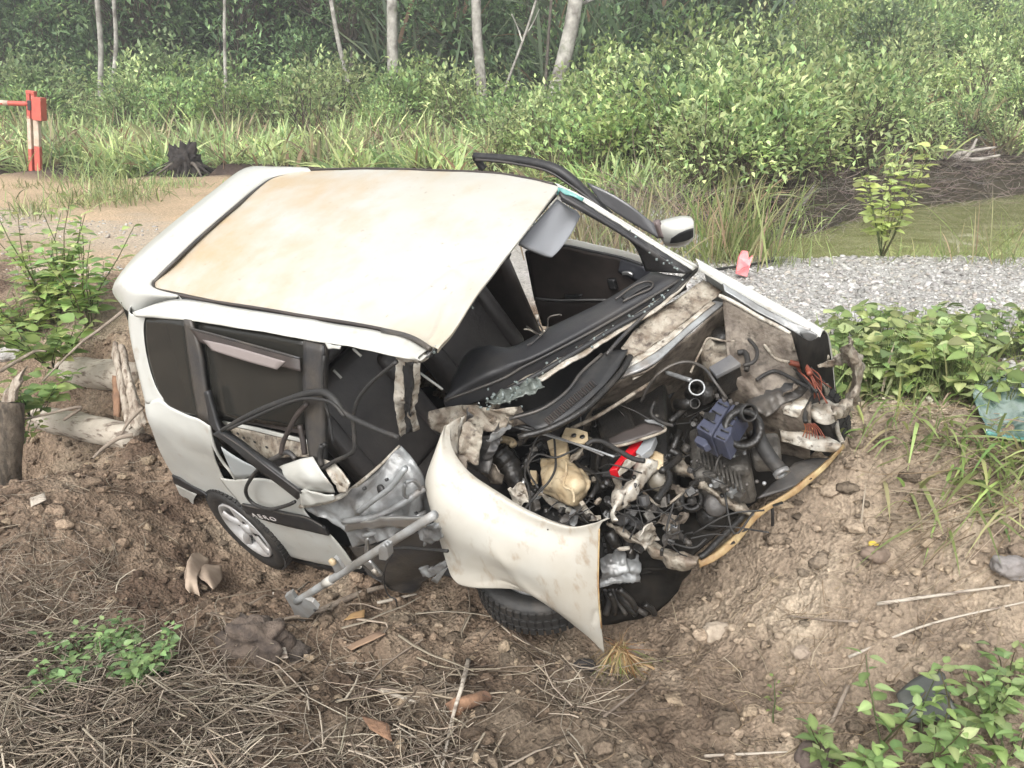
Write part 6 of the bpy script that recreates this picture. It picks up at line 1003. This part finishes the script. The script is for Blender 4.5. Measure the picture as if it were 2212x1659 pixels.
for i, (L, r, dz, lab) in enumerate((([(640, 885), (520, 980), (400, 1070), (220, 1250)], .010, 5.3, 'thin grey branch slanting from the spoiler to the logs'), ([(0, 1200), (100, 1140), (180, 1095), (240, 1095)], .012, 5.4, 'grey branch at the left edge above the logs'), ([(330, 1450), (420, 1385), (250, 1420), (0, 1480)], .010, 5.2, 'dark twisted branch across the lower log'), ([(740, 1390), (660, 1470), (630, 1530)], .011, 5.0, 'short bent root by the rear bumper'), ([(690, 1530), (620, 1545), (540, 1595), (480, 1650)], .014, 4.9, 'pale root curving down the soil by the bumper'))):
    timber('branch', [WD(*z7(*q), dz-.03*j) for j, q in enumerate(L)], [r, r*.9, r*.5], STICK, lab, 'branch', 6, i, 'branches around the logs', .1)
def lie(L, r, lab, m=STICK, name='stick', cat_='stick', dz=.012, k=8, group='sticks on the soil', taper=.5, seed=0): return timber(name, [gp(*q, dz) for q in L], [r, r*(1+taper)/2, r*taper], m, lab, cat_, k, seed, group)
lie([(690, 1330), (780, 1290), (880, 1262)], .017, 'thick brown stick on the soil below the steel tube', dz=.02)
lie([(560, 1360), (640, 1340), (720, 1330)], .012, 'shorter brown stick left of the thick one')
lie([(1012, 1440), (998, 1500), (975, 1580), (955, 1680)], .0105, 'long pale upright stick in the bottom middle', WOODP, dz=.03)
lie([(815, 1310), (870, 1295), (900, 1288)], .009, 'small pale stick under the crushed door', WOODP)
lie([(1520, 1655), (1700, 1640)], .006, 'thin straw coloured stalk on the bottom soil', WOODP)
lie([(1830, 1490), (1800, 1560), (1790, 1570)], .010, 'short grey stick beside the right weeds')
lie([(1850, 1360), (1780, 1345), (1700, 1340)], .006, 'thin dark root across the sandy soil')
lie([(590, 1290), (640, 1282), (668, 1262)], .008, 'bent pale root below the rear wheel', WOODP)
lie([(815, 1505), (900, 1530)], .012, 'pale split lath in the straw', WOODP)
lie([(1300, 1560), (1400, 1480)], .006, 'thin crossed stalk near the dry clump')
lie([(1890, 1330), (2050, 1300), (2240, 1275)], .008, 'long yellow cane lying at the right edge', WOODP, dz=.03)
lie([(1830, 1440), (2000, 1370), (2240, 1320)], .006, 'second long yellow cane below the first', WOODP, dz=.03)
rk = lambda c1, c2: mat('stone_%d' % int(c1[0]*1000), c1, .9, c2, 14, bump=.7, bscale=45)
def stone(u, v, s, m, lab, sd, nm='stone', cat_='stone', up=.3, **k): p = gp(u, v); return tag(rock(nm, p+np.array([0, 0, s[2]*up]), s, m, None, sd, **k), lab, cat_)
stone(555, 1420, (.145, .10, .115), rk((.15, .115, .09), (.05, .038, .032)), 'large dark lump of earth in the left foreground', 3, 'earth_lump', 'lump', amp=.34, fr=2.6)
stone(640, 1415, (.05, .04, .04), rk((.10, .08, .065), (.05, .04, .034)), 'small dark lump touching the large one', 4, 'earth_lump', 'lump')
stone(1550, 1372, (.055, .042, .038), rk((.44, .37, .29), (.33, .27, .21)), 'tan stone on the soil right of the torn wing', 6)
stone(1262, 1445, (.045, .032, .026), rk((.055, .05, .048), (.03, .027, .025)), 'black pebble left of the dry clump', 7)
stone(1375, 1410, (.05, .04, .03), rk((.30, .24, .19), (.18, .14, .11)), 'brown stone by the tip of the torn wing', 8)
stone(1760, 1650, (.06, .05, .04), rk((.13, .10, .085), (.08, .06, .05)), 'dark clod at the bottom beside the weeds', 9, 'earth_lump', 'lump')
stone(2180, 1240, (.06, .05, .04), rk((.28, .26, .25), (.2, .18, .17)), 'grey stone at the right edge below the grass', 10)
stone(25, 770, (.09, .07, .06), rk((.46, .45, .43), (.34, .32, .30)), 'pale stone at the left edge under the weeds', 11)
stone(1890, 1215, (.05, .04, .032), rk((.24, .18, .14), (.16, .12, .09)), 'brown clod in the middle of the sandy soil', 12, 'earth_lump', 'lump')
stone(1730, 1415, (.035, .03, .022), rk((.38, .31, .24), (.30, .24, .19)), 'small flat stone on the sandy soil', 13)
bk = timber('bark_piece', [gp(975, 1548, .03), gp(1010, 1535, .035), gp(1052, 1518, .03)], [.026, .032, .026], WOODB, 'reddish brown bark chunk across the pale stick', 'bark', 10, 2, None, .35)
LEAFD = mat('dead_leaf_beige', (.44, .35, .27), .8, (.33, .25, .19), 9)
def lf(name, pts_, lab, m=LEAFD, cat_='leaf', lifts=(0, .05, .02)): return tag(patch(name, [[gp(u, v, h+l) for u, v, h in r] for r, l in zip(pts_, lifts)], m, None, n=(5, 5), thick=.003, crump=.006, cs=12), lab, cat_)
dl = tag(empty('dead_leaf', (0, 0, 0)), 'large curled beige dead leaf below the rear wheel', 'leaf')
for nm, R3 in (('leaf_blade', [[(455, 1228, .05), (432, 1222, .06), (412, 1236, .04)], [(448, 1240, .05), (420, 1243, .10), (401, 1255, .03)], [(428, 1262, .03), (412, 1268, .05), (402, 1278, .02)], [(432, 1290, .005), (420, 1292, .02), (412, 1290, .005)]]), ('leaf_blade', [[(425, 1250, .04), (445, 1247, .07), (482, 1252, .07)], [(435, 1262, .02), (455, 1262, .06), (484, 1262, .05)], [(447, 1272, .01), (462, 1280, .02), (474, 1274, .03)]])): patch(nm, [[gp(u, v, h) for u, v, h in r] for r in R3], LEAFD, dl, n=(6, 6), thick=.002, crump=.004, cs=16)
lf('dead_leaf', [[(760, 1335, .0), (790, 1330, .02)], [(745, 1365, .02), (790, 1360, .03)]], 'ochre dead leaf beside the thick stick', mat('ochre_leaf', (.42, .27, .12), .8, (.30, .18, .09), 9), lifts=(.01, .02))
lf('wood_chip', [[(745, 1405, .01), (820, 1380, .02)], [(760, 1420, .0), (835, 1395, .02)]], 'flat brown wood chip in the straw', mat('chip_brown', (.34, .23, .15), .9, (.24, .16, .11), 9), 'wood', (.01, .02))
lf('wood_chip', [[(780, 1560, .01), (840, 1590, .03)], [(800, 1610, .02), (850, 1640, .02)]], 'orange brown rotten wood piece at the bottom', WOODB, 'wood', (.02, .04))
lf('wood_chip', [[(560, 1430, .02), (620, 1432, .03)], [(565, 1445, .01), (625, 1446, .02)]], 'pale wood splinter lying against the large lump', WOODP, 'wood', (.02, .03))
lf('paper_scrap', [[(68, 1095, .02), (100, 1085, .03)], [(70, 1108, .01), (104, 1098, .02)]], 'pale chip on the soil at the left', WOODP, 'scrap', (.01, .02))
# uprooted dry clump
rd = np.random.default_rng(9); c0 = gp(1335, 1432, .07); nb = 130; a = rd.uniform(0, 6.28, nb); Dd = np.stack([np.cos(a)*.45, np.sin(a)*.45-.55, rd.normal(size=nb)*.25-.15], 1)
dc = cat([blade_vf(np.tile(c0, (nb, 1))+rd.normal(size=(nb, 3))*[.02, .015, .012], Dd, rd.uniform(.08, .27, nb), rd.uniform(.003, .008, nb), rd.uniform(.05, .35, nb), rd, C=pal(rd, nb, [(.50, .38, .20), (.42, .30, .16), (.55, .45, .28), (.24, .28, .09), (.30, .17, .08)])), twig_vf(np.tile(c0, (40, 1)), c0+rd.normal(size=(40, 3))*[.05, .04, .04], np.full(40, .002), rd, C=pal(rd, 40, [(.40, .26, .15)]))])
gz = H(dc[0][:, 0], dc[0][:, 1])+.004; dc[0][:, 2] = np.maximum(dc[0][:, 2], gz)
tag(link('uprooted_tussock', fmesh('uprooted_tussock', *dc), STRAW), 'uprooted dry straw coloured tussock in front of the torn wing', 'grass clump')
# car scraps lying about
shp = tag(empty('plastic_shard', (0, 0, 0)), 'dark grey broken plastic panel among the right foreground weeds', 'debris')
pA = [WD(1935, 1500, 3.05), WD(1985, 1462, 3.08), WD(2035, 1452, 3.1), WD(2045, 1490, 3.05)]; pB = [WD(1945, 1530, 2.98), WD(1990, 1515, 2.98), WD(2035, 1500, 3.0), WD(2060, 1520, 2.98)]; pC = [WD(1960, 1560, 2.98), WD(2000, 1560, 2.96), WD(2060, 1550, 2.96), WD(2080, 1545, 2.95)]
patch('panel', [pA, pB, pC], mat('faded_plastic', (.075, .085, .08), .55, (.13, .13, .12), 7), shp, n=(5, 5), thick=.006, crump=.004, cs=10); tube('panel_rib', pB, .005, BLACK, shp)
gl = tag(empty('broken_windscreen', (0, 0, 0)), 'sheet of greenish shattered windscreen lying in the grass at the right edge', 'windscreen')
w0_ = [gp(2100, 850, .06), gp(2160, 846, .07), gp(2230, 845, .07), gp(2300, 850, .07)]; w1_ = [gp(2098, 890, .05), gp(2160, 905, .06), gp(2230, 910, .06), gp(2300, 915, .06)]; w2_ = [gp(2130, 945, .02), gp(2170, 955, .02), gp(2230, 962, .02), gp(2300, 968, .02)]
GREENG = mat('green_laminated_glass', (.09, .15, .135), .1, (.27, .33, .31), 9, spec=.8, lo=.4, hi=.6, c3=(.03, .07, .06), s3=5, lo3=.5, hi3=.6)
patch('glass_sheet', [w0_, w1_, w2_], GREENG, gl, n=(8, 8), thick=.006, crump=.012, cs=9, sharp=True)
tube('glass_edge', w2_, .010, TEAL, gl); tube('rubber_edge', w0_, .008, BLACK, gl)
rsd = tag(empty('red_lens_shard', (0, 0, 0)), 'broken pinkish red lens standing on the gravel behind the left wing', 'debris')
REDS = mat('faded_red_plastic', (.70, .12, .14), .35, (.80, .26, .26), 9)
prism('lens', [WD(1590, 592, 7.2), WD(1596, 556, 7.25), WD(1604, 542, 7.25), WD(1616, 543, 7.25), WD(1618, 560, 7.22), WD(1627, 552, 7.22), WD(1620, 575, 7.2), WD(1614, 598, 7.15)], (.0, .03, .0), REDS, rsd, .003); tube('lens_ridge', [WD(1590, 588, 7.15), WD(1605, 578, 7.15), WD(1616, 575, 7.15)], .008, REDS, rsd)
lie([(1530, 592), (1600, 582), (1680, 570)], .012, 'thin dark cable along the gravel edge behind the lens shard', RUBBER, 'cable', 'cable', dz=.03, group=None, taper=1)
stone(1885, 1188, (.018, .014, .010), mat('yellow_scrap', (.70, .52, .06), .5), 'tiny yellow scrap on the sandy soil', 31, 'yellow_scrap', 'scrap')

# barrier post on the far side of the track
gb = gp(82, 372); GP = empty('barrier_post', gb); tag(GP, 'red and white painted barrier post beside the track', 'barrier')
REDPT = mat('faded_red_paint', (.55, .11, .075), .6, (.42, .09, .07), 6, c3=(.5, .33, .25), s3=12, lo3=.62, hi3=.72); WHPT = mat('dirty_white_paint', (.62, .55, .47), .7, (.45, .33, .24), 6)
gd = float((gb-CAMP)@MC[:, 2]); k_ = gd/FPX; GP.rotation_euler = (0, .13, 0)
def gbx(name, u0, u1, v0, v1, m, dep=.10, yo=0.): return box(name, ((((u0+u1)/2)-82)*k_, yo, (372-(v0+v1)/2)*k_), ((u1-u0)*k_, dep, (v1-v0)*k_), m, GP, bevel=.01)
gbx('upright_top', 65, 73, 207, 262, REDPT); gbx('upright', 65, 73, 262, 325, WHPT); gbx('upright_foot', 65, 73, 325, 376, REDPT)
gbx('upright', 78, 89, 262, 318, WHPT); gbx('upright_foot', 78, 90, 318, 376, REDPT); gbx('upright_top', 75, 83, 207, 262, REDPT); gbx('counterweight', 83, 102, 216, 263, REDPT, .22, -.05); gbx('cap', 65, 83, 205, 212, REDPT, .12); gbx('pivot_slot', 68, 76, 225, 245, BLACK, .07, -.03)
bm = tube('boom', [np.array([(70-82)*k_, -.02, (372-232)*k_]), np.array([(30-82)*k_, -.05, (372-236)*k_]), np.array([(-160-82)*k_, -.2, (372-252)*k_])], .045, REDPT, GP, n=2); tube('boom_band', [np.array([(28-82)*k_, -.05, (372-236)*k_]), np.array([(6-82)*k_, -.065, (372-238)*k_])], .048, WHPT, GP, n=1)
# shade of a hollow built as a black rooted body; old planks at the edge of the scrub
p = gp(352, 392); HOLLOWB = mat('root_hollow_black', (.05, .042, .038), .95, (.018, .015, .014), 9, bump=.9, bscale=16); st2 = empty('dark_hollow', p+np.array([.1, .9, 0])); tag(st2, 'black rooted body standing for a dark hollow in the scrub left of the spoiler', 'hollow')
rock('hollow_body', (0, 0, .18), (.27, .2, .36), HOLLOWB, st2, 8, .45, fr=4.)
for i in range(14): a = i*.45; l = .35+.25*((i*7) % 5)/5; tube('root', [(math.cos(a)*.15, math.sin(a)*.12, .25+.02*(i % 4)), (math.cos(a)*l*.7, math.sin(a)*l*.5, .22-.02*(i % 3)), (math.cos(a)*l*1.3, math.sin(a)*l, -.05+.12*(i % 2))], [.045, .03, .012], HOLLOWB if i % 3 else BARKD, st2, k=6)
for L, w_, lab in ((((395, 345), (415, 370), (440, 394)), .09, 'grey plank leaning by the dark hollow'), (((215, 352), (228, 335), (244, 316)), .08, 'grey broken plank sticking up left of the hollow'), (((170, 345), (200, 342), (222, 338)), .04, 'thin pale stick beside the broken plank')):
    d0 = np.linalg.norm(gp(L[0][0], 392)-CAMP)*.97; tag(tube('plank', [WD(*q, d0) for q in L], [w_, w_*1.1, w_*.7], WOODP, None, k=4), lab, 'plank')
for i, (L, lab) in enumerate(((((2030, 345), (2080, 330), (2150, 318)), 'longest dead branch on the pond bank at the right'), (((2040, 372), (2090, 335), (2110, 300)), 'dead branch pointing up on the right pond bank'), (((2060, 340), (2110, 345), (2160, 335)), 'lower dead branch on the right pond bank'), (((1990, 415), (2020, 380), (2045, 330)), 'dead branch reaching down to the pond'), (((1700, 470), (1740, 430), (1760, 400)), 'bare curved root above the pond left of the sapling'))):
    dd = 17.5 if i < 4 else 13.2; tag(tube('dead_branch', [WD(*q, dd) for q in L], [.05, .045, .02], mat('grey_deadwood', (.40, .37, .33), .9, (.25, .22, .2), 8) if i == 0 else bpy.data.materials['grey_deadwood'], None, k=6), lab, 'branch', 'dead branches on the pond bank')

# ================================================================ moist air: far growth fades
hv = box_vf((0, 95, 27), (400, 290, 60)); hm = bpy.data.materials.new('haze'); hm.use_nodes = True; hn = hm.node_tree.nodes
for x_ in list(hn):
    if x_.type != 'OUTPUT_MATERIAL': hn.remove(x_)
pv = hn.new('ShaderNodeVolumePrincipled'); pv.inputs['Color'].default_value = (.93, .95, .96, 1); pv.inputs['Density'].default_value = .0038; pv.inputs['Anisotropy'].default_value = .2
hm.node_tree.links.new(pv.outputs[0], hn['Material Output'].inputs['Volume'])
tag(pyobj('haze', *hv, hm), 'thin moist haze over the clearing', kind='stuff')
